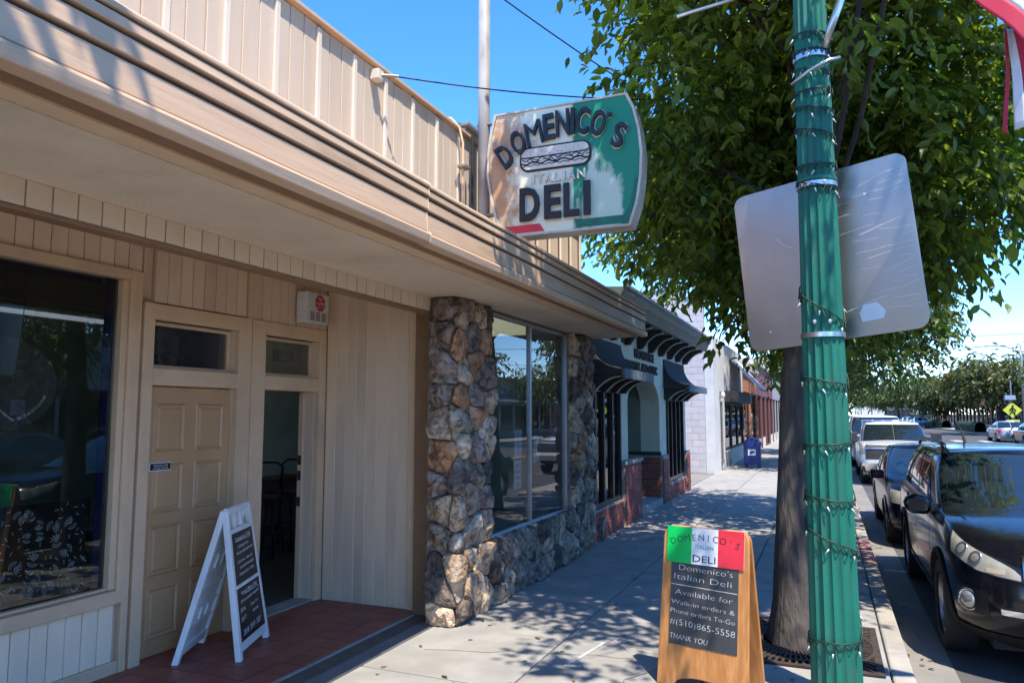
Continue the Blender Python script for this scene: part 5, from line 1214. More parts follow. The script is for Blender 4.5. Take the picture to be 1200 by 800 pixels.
put_text(t, 'PROVIDENCE', (CX + .004, 13.75, 2.87), (0, 1, 0), (0, 0, 1), .17, 1.6, offset=.012, extrude=.012, spacing=1.1)
put_text(t, 'HOSPITAL AND CLINIC', (CX + .004, 13.55, 2.64), (0, 1, 0), (0, 0, 1), .17, 2.6, offset=.012, extrude=.012, spacing=1.1); t.build('lettering', 'ink', cl)
bx('wall_vent', 'slate', cl, CX - .012, CX + .006, 12.05, 12.3, 2.98, 3.12)
tap = root('hose_tap', (-2.96, 10.4, 0), 'small grey standpipe at the foot of the brick wall', 'pipe')
MB().tube([(-2.97, 10.35, 0), (-2.97, 10.35, .22), (-2.97, 10.45, .30), (-2.99, 10.5, .30)], .022, 8).build('pipe', 'galv', tap, smooth=True); MB().lathe([(.05, 0), (.05, .015)], 12, Matrix.Translation((-2.97, 10.35, .22))).build('valve', 'galv', tap)

# ================================================================== WHITE BLOCK BUILDING beyond the gap
wh = root('white_building', (-3.1, 25, 0), 'white painted block building beyond the clinic with dark shopfront', 'building')
w = MB(); w.box(-12, -3.36, 23.02, 23.3, 0, 5.35); w.box(-12, -4.05, 23.01, 23.3, 5.36, 5.6); w.build('side_wall', 'white_block', wh)
blk = MB().box(-.197, .197, -.012, .012, -.097, .097).mesh('block', 'white_block')
for r_ in range(26):
    for c in range(8):
        x = -3.565 - c * .4 - (-.2 if r_ % 2 else 0); hf = r_ % 2 and c == 0
        link_mesh('block', blk, wh, True, (-3.465 if hf else x, 23.0 + random.uniform(-.003, .003), .1 + r_ * .2), None, (.5 if hf else 1, 1, 1))
w = MB(); w.box(-3.36, -3.1, 23.0, 24.2, 0, 4.15); w.box(-3.36, -3.1, 24.2, 31.5, 2.5, 4.15); w.box(-3.36, -3.1, 24.2, 24.35, 0, 2.5); w.box(-3.36, -3.1, 25.2, 25.5, 0, 2.5); w.box(-12, -3.36, 23.3, 31.5, 4.0, 4.1); w.build('front_wall', 'white_wall', wh)
bx('parapet_coping', 'grey_wall', wh, -12, -3.9, 22.97, 23.33, 5.602, 5.66); bx('parapet_coping', 'grey_wall', wh, -3.898, -3.06, 22.97, 23.33, 5.352, 5.40)
f = frame_rect('poster_case', 'galv', wh, -3.2, -3.12, 24.36, 25.19, .25, 2.2, .06); bx('pane', 'dark_glass', f, -3.16, -3.155, 24.42, 25.13, .31, 2.14)
bx('shop_beam', 'near_black', wh, -3.2, -2.75, 25.5, 31.5, 2.18, 2.55)
for y in (25.55, 27.6, 29.6): 
    f = frame_rect('shop_window', 'near_black', wh, -3.2, -3.12, y, y + 1.95, .55, 2.17, .08); bx('pane', 'dark_glass', f, -3.165, -3.16, y + .08, y + 1.87, .63, 2.09)
bx('shop_riser', 'sage', wh, -3.2, -3.11, 25.5, 31.5, .0, .55); bx('shop_back', 'near_black', wh, -4.4, -4.3, 25.5, 31.5, 0, 2.4)
b = MB()
for k in range(9): b.box(-3.108, -3.10, 25.6, 27.5, .05 + k * .054, .085 + k * .054)
b.build('riser_louvre', 'galv', wh)
wl = root('wall_lamp', (-3.1, 24.28, 2.3), 'small brass lamp on the white pier beside the poster case', 'lamp'); MB().box(-3.098, -3.02, 24.25, 24.31, 2.3, 2.36).build('arm', 'galv', wl); MB().lathe([(.03, 0), (.07, .05), (.06, .16), (.02, .2)], 12, Matrix.Translation((-2.99, 24.28, 2.28))).build('shade', 'cream', wl, smooth=True)
bnr = root('canvas_awning', (-2.3, 28.5, 2.6), 'pale striped canvas awning sloping from the white facade', 'awning')
MB().grid(lambda u, v: (-3.09 + v * .95, 27.2 + u * 3.6, 3.75 - v * 1.05), 1, 1).build('canvas', 'white_wall', bnr, solid=.03); bx('frame', 'galv', bnr, -2.16, -2.12, 27.2, 30.8, 2.62, 2.68)

def shop(name, label, y0, y1, h, x, m, m2, seed, sgn=1, depth=9, glassm='dark_glass', awn=None, parapet=.4):
    """street-wall building; sgn = +1 faces +x (near side), -1 faces -x (far side)"""
    g = random.Random(seed); r0 = root(name, (x, (y0 + y1) / 2, 0), label, 'building')
    w = MB(); S = lambda a: x - sgn * a                             # a = depth behind the facade
    w.box(S(.25), S(depth), y0, y1, 0, h); 
    n = max(2, int((y1 - y0) / 2.6)); st_ = (y1 - y0) / n
    w.box(S(0), S(.25), y0, y1, 2.7, h)
    for k in range(n + 1):
        yc = y0 + k * st_; w.box(S(0), S(.25), max(y0, yc - .16), min(y1, yc + .16), 0, 2.7)
    w.build('wall', m, r0)
    b = MB(); b.box(S(-.14), S(.3), y0 - .0, y1 + .0, h + .002, h + .22); b.build('cornice', m2, r0)
    for k in range(n):
        a, c = y0 + k * st_ + .16, y0 + (k + 1) * st_ - .16
        isdoor = k == n // 2
        f = frame_rect('door' if isdoor else 'window', 'near_black', r0, min(S(.06), S(.16)), max(S(.06), S(.16)), a, c, .02 if isdoor else .5, 2.69, .07)
        bx('pane', glassm, f, min(S(.10), S(.105)), max(S(.10), S(.105)), a + .07, c - .07, .09 if isdoor else .57, 2.62)
        bx('backing', 'near_black', f, min(S(.2), S(.24)), max(S(.2), S(.24)), a, c, .02, 2.69)
        if not isdoor: bx('riser', m2, f, min(S(.05), S(.2)), max(S(.05), S(.2)), a, c, .0, .498)
    if h > 5.2:
        for fl_ in range(int((h - 3.2) / 3)):
            for k in range(n):
                yc = y0 + (k + .5) * st_; z = 3.6 + fl_ * 3
                f = frame_rect('window', 'white_wall', r0, min(S(-.03), S(.1)), max(S(-.03), S(.1)), yc - .55, yc + .55, z, z + 1.5, .08); bx('pane', 'autoglass', f, min(S(-.005), S(.05)), max(S(-.005), S(.05)), yc - .47, yc + .47, z + .08, z + 1.42)
    if awn:
        q = MB().grid(lambda u, v: (S(-v * 1.1), y0 + .2 + u * (y1 - y0 - .4), 3.3 - v * .65), 1, 1, sgn < 0).build('awning', awn, r0, solid=.03)
        bx('valance', awn, q, min(S(-1.09), S(-1.11)), max(S(-1.09), S(-1.11)), y0 + .2, y1 - .2, 2.4, 2.64)
    return r0
shop('storefront', 'terracotta orange storefront beyond the white building', 31.6, 38, 3.6, -3.1, 'terracotta', 'white_wall', 1)
shop('storefront', 'maroon fronted shop beyond the terracotta one', 38.1, 50, 4.2, -3.1, 'maroon', 'cream', 2)
shop('storefront', 'distant grey shop on the near side of the street', 50.1, 70, 4.6, -3.1, 'grey_wall', 'cream', 3)
shop('storefront', 'distant beige row on the near side of the street', 70.1, 120, 6.8, -3.1, 'beige_wall', 'cream', 4)
shop('storefront', 'pale blue tower building far down the near side', 190, 215, 14, -4.0, 'blue_wall', 'white_wall', 5, 1, 14)
shop('storefront', 'red roofed block far down the near side', 140, 185, 9, -3.5, 'terracotta', 'beige_wall', 6, 1, 12)
# street behind the viewer
shop('storefront', 'far-side brown row behind the viewer', -60, -30, 5.2, 17.2, 'terracotta', 'cream', 32, -1)
shop('storefront', 'grey corner block closing the street behind the viewer', -75, -62, 9, 8, 'grey_wall', 'cream', 33, -1, 22)
# far side of the road
FX = 17.2
shop('storefront', 'far-side shop with beige front reflected in the left window', -10, 8, 4.0, FX, 'beige_wall', 'cream', 11, -1)
shop('storefront', 'far-side dark brown shop with flat awning', 8.1, 17.5, 4.2, FX, 'interior_dark', 'slate', 12, -1, awn='slate')
shop('storefront', 'far-side white shop with bright upper wall', 17.6, 30, 4.6, FX, 'white_wall', 'grey_wall', 13, -1)
shop('storefront', 'far-side grey shop with blue awning', 30.1, 44, 4.4, FX, 'grey_wall', 'white_wall', 14, -1, awn='paper_blue')
shop('storefront', 'far-side long low white building facing the stone-framed window', 44.1, 70, 4.4, FX, 'white_wall', 'beige_wall', 15, -1, awn='awning_edge')
shop('storefront', 'far-side glass fronted block behind the crossing sign', 70.1, 96, 5.0, FX, 'grey_wall', 'slate', 16, -1)
shop('storefront', 'far-side brick coloured row under the street trees', 96.1, 150, 5.1, FX, 'terracotta', 'cream', 17, -1)
shop('storefront', 'far-side pale row near the end of the street', 150.1, 260, 6.4, FX, 'beige_wall', 'white_wall', 18, -1)
tw_ = shop('office_tower', 'white office block rising above the far street trees', 235, 260, 13.5, 39, 'white_wall', 'grey_wall', 19, -1, 20)
shop('storefront', 'wide white building closing the distant end of the street', 420, 440, 9, 14, 'white_wall', 'terracotta', 20, -1, 30)

# ------------------------------------------------------------------ street furniture
mbx = root('mailbox', (-2.3, 26, 0), 'dark blue collection mailbox on the pavement by the shopfront', 'mailbox')
pr = [(-.26, .12), (.26, .12), (.26, .78)] + [(.26 * math.cos(a), .78 + .22 * math.sin(a)) for a in np.linspace(0, math.pi, 13)[1:-1]] + [(-.26, .78)]
MB().prism(pr, lambda a, c, d: (-2.3 + a, 26 + d, c), .25, -.25).build('body', 'blue_mail', mbx, bevel=.015)
for sx in (-1, 1):
    for sy in (-1, 1): MB().box(-2.3 + sx * .2 - .04, -2.3 + sx * .2 + .04, 26 + sy * .2 - .03, 26 + sy * .2 + .03, 0, .119).build('leg', 'blue_mail', mbx)
bx('pickup_label', 'paper', mbx, -2.42, -2.18, 25.742, 25.747, .42, .62); b = MB(); b.add([(-2.39, 25.74, .46), (-2.22, 25.74, .50), (-2.20, 25.74, .58), (-2.34, 25.74, .56)], [(0, 1, 2, 3)]); b.build('eagle_emblem', 'blue_mail', mbx)
bx('door_hood', 'blue_mail', mbx, -2.065, -2.02, 25.84, 26.16, .72, .86, .01)

xs_ = root('crossing_sign', (13.45, 69, -.02), 'lime diamond pedestrian crossing sign with solar panel across the road', 'sign')
MB().tube([(13.45, 69, -.02), (13.45, 69, 4.4)], .05, 8).build('pole', 'galv', xs_)
for k, (h_, zc) in enumerate(((.62, 2.05),)):
    MB().prism([(13.45 + h_ * 1.05 * c, zc + h_ * s_) for c, s_ in ((1, 0), (0, 1), (-1, 0), (0, -1))], lambda a, c, d: (a, d, c), 68.93, 68.90).build('diamond', 'sign_lime', xs_)
MB().box(13.0, 13.9, 68.9, 68.93, 1.0, 1.3).build('arrow_plaque', 'sign_lime', xs_); MB().box(13.2, 13.7, 68.86, 68.895, 1.12, 1.18).build('arrow', 'ink', xs_)
b = MB(); b.lathe([(.02, 0), (.07, .05), (.07, .1), (.02, .14)], 10, Matrix.Translation((13.5, 68.89, 2.3)))
for q in ([(13.48, 2.28), (13.42, 1.98), (13.28, 1.7)], [(13.42, 2.0), (13.58, 1.85), (13.62, 1.66)], [(13.47, 2.24), (13.62, 2.1), (13.68, 2.0)], [(13.46, 2.24), (13.32, 2.12), (13.28, 2.0)]): b.tube([(p, 68.885, z) for p, z in q], .045, 6)
b.build('walking_figure', 'ink', xs_); MB().box(13.0, 13.7, 68.8, 69.2, 2.85, 3.2).build('solar_panel', 'blue_wall', xs_)
rs2 = root('regulation_sign', (14.5, 66, -.02), 'white parking regulation sign at the right edge across the road', 'sign'); MB().tube([(14.5, 66, -.02), (14.5, 66, 2.3)], .04, 8).build('pole', 'galv', rs2)
for z0, z1 in ((1.65, 2.2), (1.0, 1.55)):
    MB().box(14.22, 14.78, 65.93, 65.95, z0, z1).build('plate', 'flag_white', rs2)
t = MB(); put_text(t, 'P', (14.5, 65.92, 1.95), (1, 0, 0), (0, 0, 1), .3); t.build('lettering', 'flag_red', rs2)
cl_ = root('cobra_street_light', (13.55, 65.5, -.02), 'tall grey curved-arm street light at the right edge', 'street lamp')
MB().tube([(13.55, 65.5, -.02), (13.55, 65.5, 6.0), (13.5, 65.6, 6.45)], [.13, .09, .08], 10).build('pole', 'galv', cl_, smooth=True)
MB().tube([(13.5, 65.6, 6.4), (12.8, 66.5, 6.85), (12.0, 67.6, 7.05), (11.0, 69.0, 7.05)], [.06, .05, .045, .04], 8).build('arm', 'galv', cl_, smooth=True); MB().lathe([(.05, -.12), (.2, -.08), (.22, 0), (.08, .1)], 12, Matrix.Translation((10.8, 69.2, 7.02))).build('luminaire', 'paper', cl_, smooth=True)
for i, (x0, y0, y1, lb) in enumerate(((13.7, 84, 96, 'clipped hedge across the road, nearer one'), (13.7, 106, 125, 'clipped hedge across the road, farther one'))):
    q = MB()
    n_ = 40
    q.grid(lambda u, v: (x0 + .5 * math.cos(v * math.pi) * (1 + .12 * mnoise.noise(Vector((u * 40, v * 9, i)))), y0 + (y1 - y0) * u, -.02 + (.95 + .18 * mnoise.noise(Vector((u * 45, v * 5, 4 + i)))) * math.sin(v * math.pi) ** .5), n_, 12)
    tag(q.build('hedge', 'hedge', None, smooth=True), lb, 'hedge')
for i, (x, y) in enumerate(((13.55, 13.75), (13.4, 33), (13.4, 118))):
    r0 = root('globe_street_lamp', (x, y, -.02), ('green globe street lamp across the road, nearest', 'green globe street lamp across the road, second', 'green globe street lamp across the road, distant')[i], 'street lamp')
    MB().lathe([(.16, -.02), (.12, .3), (.07, .5), (.055, 3.6), (.1, 3.7)], 14, Matrix.Translation((x, y, 0))).build('post', 'post_green', r0, smooth=True); MB().lathe([(.1, 3.7), (.2, 3.85), (.22, 4.0), (.14, 4.16), (.03, 4.25)], 16, Matrix.Translation((x, y, 0))).build('globe', 'flag_white', r0, smooth=True)
    if i == 9:
        MB().grid(lambda u, v: (x - .15 - u * .55 + .0 * v, y - .35 + .1 * math.sin(u * 7), 3.3 - v * .9 - u * .1), 8, 8).build('flag', 'flag_cloth_red', r0, smooth=True)
ys = root('yellow_traffic_sign', (13.3, 13.9, -.02), 'yellow diamond traffic sign across the road seen in the left window', 'sign'); MB().tube([(13.3, 13.9, -.02), (13.3, 13.9, 3.0)], .03, 8).build('pole', 'galv', ys)
MB().prism([(13.9 + .34 * c, 2.7 + .42 * s_) for c, s_ in ((1, 0), (.35, .95), (-.35, .95), (-1, 0), (-.35, -.95), (.35, -.95))], lambda a, c, d: (d, a, c), 13.25, 13.28).build('plate', 'sign_yellow', ys)
t = MB()
for s, z in (('HOUR', 2.86), ('PARK', 2.70), ('TIME', 2.54)): put_text(t, s, (13.245, 13.9, z), (0, -1, 0), (0, 0, 1), .1, .36)
t.build('lettering', 'ink', ys); MB().box(13.25, 13.28, 13.7, 14.1, 1.75, 2.2).build('plaque', 'paper', ys)
tb_ = root('blue_newspaper_box', (14.0, 20.3, -.02), 'blue newspaper box on the far pavement', 'box'); MB().box(13.8, 14.2, 20.1, 20.6, .15, 1.1).build('case', 'paper_blue', tb_, bevel=.03); MB().box(13.86, 14.14, 20.2, 20.5, -.02, .149).build('foot', 'near_black', tb_)
pn = root('rainbow_banner', (-.1, 40, 3.0), 'small rainbow banner on a lamp post far down the pavement', 'banner')
MB().tube([(.2, 40, 0), (.2, 40, 5)], .06, 8).build('pole', 'post_green', pn)
for k, m_ in enumerate(('flag_red', 'sign_yellow', 'flag_green', 'paper_blue', 'maroon')): MB().box(.3 + k * .13, .425 + k * .13, 39.98, 40.0, 2.5 - k * .05, 3.9 - k * .12).build('stripe', m_, pn)
pf = root('pennant', (.4, 33, 4.0), 'small red and white pennant hanging near the lower sign edge', 'banner')
MB().tube([(.2, 33, 0), (.2, 33, 5.2)], .06, 8).build('pole', 'post_green', pf); MB().box(.28, .62, 32.98, 33.0, 3.9, 4.4).build('white_half', 'flag_white', pf); MB().box(.28, .62, 32.98, 33.0, 3.5, 3.899).build('red_half', 'flag_red', pf)
tl = root('traffic_signal', (12.6, 130, -.02), 'small traffic signal showing red far down the street', 'traffic light'); MB().tube([(12.6, 130, -.02), (12.6, 130, 4)], .08, 8).build('pole', 'post_green', tl); MB().box(12.35, 12.85, 129.8, 130.1, 3.0, 4.3).build('housing', 'near_black', tl); MB().lathe([(.16, 0), (.1, .05)], 10, Matrix.Translation((12.6, 129.79, 4.05)) @ Matrix.Rotation(R(90), 4, 'X')).build('red_lens', 'flag_red', tl)

# ================================================================== VEHICLES
class Shell:
    """closed plan outline (superellipse nose and tail, straight flanks) stacked over height; s runs 0 nose centre .. 1 front corner .. 2 rear corner .. 3 tail centre"""
    def __init__(s, layers, top, zb, nf=3.2, nr=4.0, cf=.7, cr=.45):
        s.layers = layers; s.top = top; s.zb = zb; s.nf, s.nr, s.cf, s.cr = nf, nr, cf, cr
    def lay(s, t):
        L_ = s.layers; x = t * (len(L_) - 1); i = min(int(x), len(L_) - 2); f = x - i
        # catmull-rom over layers for a soft section
        p0 = L_[max(i - 1, 0)]; p1 = L_[i]; p2 = L_[i + 1]; p3 = L_[min(i + 2, len(L_) - 1)]
        out = []
        for a, b, c, d in zip(p0, p1, p2, p3): out.append(.5 * ((2 * b) + (c - a) * f + (2 * a - 5 * b + 4 * c - d) * f * f + (3 * b - a - 3 * c + d) * f ** 3))
        return out
    def pt(s, sd, q, t, off=0.0):
        tt, hw, yf, yr = s.lay(t)
        if q <= 1:
            ph = q * math.pi / 2; v = hw * math.sin(ph) ** (2 / s.nf); y = yf + s.cf * (1 - math.cos(ph) ** (2 / s.nf)) if ph < math.pi / 2 - 1e-6 else yf + s.cf
        elif q <= 2: v = hw; y = yf + s.cf + (yr - s.cr - yf - s.cf) * (q - 1)
        else:
            ph = (3 - q) * math.pi / 2; v = hw * max(0, math.sin(ph)) ** (2 / s.nr); y = yr - s.cr * (1 - max(0, math.cos(ph)) ** (2 / s.nr))
        mid = (yf + yr) / 2; hl = (yr - yf) / 2
        v *= 1 - .035 * ((y - mid) / hl) ** 2
        z = s.zb + tt * (s.top(y) - s.zb)
        return Vector((sd * v, y, z))
    def ptn(s, sd, q, t, off):
        p = s.pt(sd, q, t)
        if not off: return p
        e = 1e-3
        du = s.pt(sd, min(q + e, 2.999), t) - s.pt(sd, max(q - e, .001), t); dv = s.pt(sd, q, min(t + e, 1)) - s.pt(sd, q, max(t - e, 0))
        n = du.cross(dv)
        if n.length < 1e-12: return p
        n.normalize()
        if n.x * sd < 0 and q > .3: n = -n
        if q <= .3 and n.y > 0: n = -n
        return p + n * off
    def qs(s, n1=16, n2=46, n3=12): return list(np.linspace(0, 1, n1, endpoint=False)) + list(np.linspace(1, 2, n2, endpoint=False)) + list(np.linspace(2, 3, n3 + 1))
    def q_at(s, y, t):
        tt, hw, yf, yr = s.lay(t); return 1 + (y - yf - s.cf) / (yr - s.cr - yf - s.cf)
    def skin(s, mb, nt=14, cut=None, t0=0.0, t1=1.0):
        Q = s.qs(); T = np.linspace(t0, t1, nt + 1)
        for sd in (-1, 1):
            P = [[s.pt(sd, q, t) for t in T] for q in Q]
            for i in range(len(Q) - 1):
                for j in range(nt):
                    a, b, c, d = P[i][j], P[i + 1][j], P[i + 1][j + 1], P[i][j + 1]
                    m = (a + b + c + d) / 4
                    if cut and cut(m): continue
                    mb.add([a, b, c, d] if sd > 0 else [d, c, b, a], [(0, 1, 2, 3)])
    def cap(s, mb, crown, t=1.0, nv=10):
        Q = s.qs()
        L_ = [s.pt(1, q, t) for q in Q]; rows = []
        for p in L_:
            rows.append([Vector((p.x * k, p.y, p.z + crown * (abs(p.x) / max(1e-6, s.lay(t)[1])) ** .5 * (1 - k * k))) for k in np.linspace(-1, 1, nv + 1)])
        for i in range(len(rows) - 1):
            for j in range(nv): mb.add([rows[i][j], rows[i][j + 1], rows[i + 1][j + 1], rows[i + 1][j]], [(0, 1, 2, 3)])
    def patch(s, mb, sd, q0, q1, lo, hi, off, nq=10, nt=6):
        lo = lo if callable(lo) else (lambda u, a=lo: a); hi = hi if callable(hi) else (lambda u, a=hi: a)
        def fn(u, v): q = q0 + (q1 - q0) * u; t = lo(u) + (hi(u) - lo(u)) * v; return s.ptn(sd, q, t, off)
        mb.grid(fn, nq, nt, sd < 0)
def weld(me, d=.0008):
    bm = bmesh.new(); bm.from_mesh(me); bmesh.ops.remove_doubles(bm, verts=bm.verts, dist=d); bmesh.ops.recalc_face_normals(bm, faces=bm.faces); bm.to_mesh(me); bm.free()
    me.polygons.foreach_set('use_smooth', [True] * len(me.polygons)); 
    try: me.set_sharp_from_angle(angle=R(38))
    except Exception: pass
    me.update()
def wheel(parent, x, y, r_, sd, wd=.235, rimm='rim'):
    M = Matrix.Translation((x, y, r_)) @ Matrix.Rotation(R(90) * sd, 4, 'Y')
    ri = r_ * .69
    ty = MB().lathe([(ri, -wd / 2), (r_ * .93, -wd / 2), (r_ * .985, -wd * .40), (r_, -wd * .28), (r_, wd * .28), (r_ * .985, wd * .40), (r_ * .93, wd / 2), (ri, wd / 2), (ri, wd * .3)], 40, M).build('wheel', 'tyre', parent, False, smooth=True, angle=40)
    b = MB(); b.lathe([(ri, -wd * .3), (ri, wd * .36), (ri * .93, wd * .42), (ri * .88, wd * .30), (ri * .86, -wd * .2), (.02, -wd * .2)], 36, M)
    for k in range(6):
        Mk = M @ Matrix.Rotation(2 * math.pi * k / 6, 4, 'Z'); b.box(.03, ri * .91, -.038, .038, wd * .16, wd * .34, Mk)
    b.lathe([(.07, wd * .1), (.07, wd * .36), (.03, wd * .40)], 18, M); b.build('rim', rimm, ty, False, smooth=True, angle=35)
def vehicle(name, loc, label, cat, p, rz=0.0, group=None, parked=True):
    r0 = root(name, loc, label, cat, group, rz)
    L_, hw, wr = p['L'], p['hw'], p['wr']; yw = p['yw']
    low = Shell(p['low'], p['top'], p['zb'], p.get('nf', 3.2), p.get('nr', 4.5), p.get('cf', .75), p.get('cr', .5))
    def cut(m): return abs(m.x) > hw * .72 and any((m.y - y) ** 2 + (m.z - wr) ** 2 < (wr * 1.16) ** 2 for y in yw)
    b = MB(); low.skin(b, p.get('nt', 16), cut); low.cap(b, p.get('crown', .05)); bo = b.build('body', p['paint'], r0, False); weld(bo.data)
    b = MB(); b.box(-hw * .72, hw * .72, .3, L_ - .3, p['zb'] - .03, p['zb'] + .3)
    for y in yw: b.box(-hw * .93, -hw * .70, y - wr * 1.15, y + wr * 1.15, wr * 1.25, wr * 1.3); b.box(hw * .70, hw * .93, y - wr * 1.15, y + wr * 1.15, wr * 1.25, wr * 1.3)
    b.build('underbody', 'black_matte', r0, False)
    for y in yw:
        for sd in (-1, 1):
            wheel(r0, sd * (hw - .125), y, wr, sd, rimm=p.get('rim', 'rim'))
            lip = MB(); n = 22
            def arc(rad, off, n=n):
                out = []
                for k in range(n + 1):
                    a = R(-14) + R(208) * k / n; yy = y + math.cos(a) * rad; zz = wr + math.sin(a) * rad
                    lo_, hi_ = 0.0, 1.0
                    for _ in range(18):
                        mid = (lo_ + hi_) / 2; q = low.q_at(yy, mid); q = max(.55, min(2.4, q))
                        if low.pt(sd, q, mid).z < zz: lo_ = mid
                        else: hi_ = mid
                    # find x on the shell at this y,z
                    best = None
                    for q in np.linspace(.45, 2.6, 90):
                        pp = low.pt(sd, float(q), lo_); dd_ = abs(pp.y - yy)
                        if best is None or dd_ < best[0]: best = (dd_, pp.x)
                    out.append(Vector((best[1] + sd * off, yy, zz)))
                return out
            A, B_, C_, D_ = arc(wr * 1.22, .004), arc(wr * 1.21, .02), arc(wr * 1.11, .022), arc(wr * 1.09, -.12)
            for r1, r2 in ((A, B_), (B_, C_), (C_, D_)):
                for k in range(n): lip.add([r1[k], r1[k + 1], r2[k + 1], r2[k]], [(0, 1, 2, 3)])
            o = lip.build('arch_lip', p.get('archm', p['paint']), r0, False, smooth=True, angle=45)
    gh = None
    if 'gh' in p:
        gh = Shell(p['gh'], p['gtop'], p['gz'], p.get('gnf', 3.0), p.get('gnr', 3.5), p.get('gcf', .45), p.get('gcr', .35))
        b = MB(); gh.skin(b, 10); gh.cap(b, p.get('rcrown', .05)); go = b.build('cabin', p['paint'], r0, False); weld(go.data)
        for (nm, q0, q1, l0, h0, sds) in p['glass']:
            for sd in sds:
                b = MB(); gh.patch(b, sd, q0, q1, l0, h0, .004, 16, 6); b.build(nm, 'autoglass', r0, False, smooth=True)
    return r0, low, gh
# ---------- black SUV
suv_top = lambda y: (.985 + .11 * smoothstep(0, 1.25, y) + .03 * smoothstep(1.2, 3, y)) 
SUVP = dict(L=5.0, hw=.97, wr=.375, yw=(.98, 3.96), zb=.24, paint='carpaint', top=suv_top, nf=2.9, cf=.8, cr=.45, crown=.06, archm='cladding',
            low=[(0, .86, .20, 4.88), (.12, .93, .06, 4.97), (.3, .962, .0, 5.0), (.55, .972, .0, 5.0), (.78, .965, .04, 4.98), (.92, .945, .12, 4.95), (1.0, .90, .24, 4.90)],
            gz=1.03, gtop=lambda y: 1.03 + .53 + .03 * smoothstep(1.7, 2.6, y) - .03 * smoothstep(3.4, 4.9, y),
            gh=[(0, .905, 1.12, 4.93), (.33, .875, 1.46, 4.88), (.66, .83, 1.80, 4.78), (.92, .765, 2.06, 4.66), (1.0, .70, 2.16, 4.58)], gcf=.42, gcr=.3, gnf=3.0, rcrown=.045,
            glass=[('windscreen', 1e-6, .80, .07, .90, (-1, 1)), ('side_window', 1.10, 1.40, .10, .84, (-1, 1)), ('side_window', 1.425, 1.70, .10, .84, (-1, 1)), ('quarter_window', 1.725, 1.97, .12, .82, (-1, 1)), ('rear_window', 2.25, 2.999, .2, .85, (-1, 1))])
suv, lowS, ghS = vehicle('parked_suv', (1.80, 6.42, ROADZ), 'black dusty SUV parked at the kerb, headlight facing the viewer', 'SUV', SUVP)
for sd in (-1, 1):
    # headlamp: big swept lens, chrome bowl, two projectors
    b = MB(); lowS.patch(b, sd, .30, .83, lambda u: .60 + .05 * u + .10 * max(0, u - .5), lambda u: .635 + .28 * u ** .7, .004, 18, 8); hl = b.build('headlamp', 'headlamp', suv, False, smooth=True)
    b = MB(); lowS.patch(b, sd, .27, .86, lambda u: .588 + .05 * u + .10 * max(0, u - .5), lambda u: .645 + .288 * u ** .7, .0015, 18, 8); b.build('bezel', 'black_paint', hl, False, smooth=True)
    for q, t_, r_ in ((.70, .768, .052), (.575, .722, .046)):
        c = lowS.ptn(sd, q, t_, .006); n_ = (lowS.ptn(sd, q, t_, .1) - lowS.ptn(sd, q, t_, .004)).normalized()
        Mq = Matrix.Translation(c) @ n_.to_track_quat('Z', 'Y').to_matrix().to_4x4()
        MB().lathe([(r_ * 1.12, -.006), (r_ * 1.12, .003), (r_ * .98, .004)], 24, Mq).build('lamp_ring', 'rim', hl, False, smooth=True); MB().lathe([(r_ * .98, .0), (r_ * .8, .003), (r_ * .5, .0055), (.004, .007)], 24, Mq).build('projector', 'lens', hl, False, smooth=True)
    b = MB(); lowS.patch(b, sd, .38, .50, .625, .66, .0065, 6, 3); b.build('turn_lens', 'amber', hl, False, smooth=True)
    c = lowS.ptn(sd, .66, .42, .004); n_ = (lowS.ptn(sd, .66, .42, .1) - c).normalized(); Mq = Matrix.Translation(c) @ (n_ + Vector((0, -.35, 0))).normalized().to_track_quat('Z', 'Y').to_matrix().to_4x4()
    fg_ = MB().lathe([(.085, -.03), (.085, .004), (.072, .008), (.066, 0)], 28, Mq).build('fog_lamp', 'chrome', suv, False, smooth=True); MB().lathe([(.066, .0), (.06, .008), (.035, .018), (.003, .021)], 24, Mq).build('fog_lens', 'lens', fg_, False, smooth=True)
    b = MB(); lowS.patch(b, sd, .50, .78, .34, .50, .002, 10, 5); b.build('fog_recess', 'black_paint', suv, False, smooth=True)
    b = MB(); lowS.patch(b, sd, .16, .42, .375, .41, .012, 10, 3); b.build('chrome_bar', 'chrome', suv, False, smooth=True)
    b = MB(); lowS.patch(b, sd, .30, .97, .0, .20, .006, 12, 4); lowS.patch(b, sd, .001, .30, .0, .26, .006, 8, 4); b.build('bumper_cladding', 'cladding', suv, False, smooth=True)
    b = MB(); lowS.patch(b, sd, lowS.q_at(1.45, .1), lowS.q_at(3.5, .1), .0, .17, .008, 12, 4); b.build('sill_cladding', 'cladding', suv, False, smooth=True)
    b = MB(); lowS.patch(b, sd, lowS.q_at(1.45, .2), lowS.q_at(3.5, .2), .215, .255, .012, 12, 2); b.build('side_moulding', 'chrome' if False else 'carpaint', suv, False, smooth=True)
    # door seams and handles
    b = MB()
    for y in (1.50, 2.55, 3.52): q = lowS.q_at(y, .5); lowS.patch(b, sd, q - .0015, q + .0015, .17, .97, .0018, 1, 8)
    lowS.patch(b, sd, lowS.q_at(1.5, .2), lowS.q_at(3.5, .2), .185, .19, .0018, 10, 1)
    b.build('door_seam', 'black_matte', suv, False)
    for y in (2.35, 3.32):
        q = lowS.q_at(y, .82); b = MB(); lowS.patch(b, sd, q - .045, q + .045, .815, .855, .035, 5, 3); b.build('door_handle', 'carpaint', suv, False, smooth=True, solid=.02)
    # mirror
    mz = 1.05; mr = MB()
    prof = [(.0, 0), (.06, -.02), (.16, -.015), (.21, .02), (.225, .08), (.20, .14), (.12, .165), (.03, .15), (0, .10)]
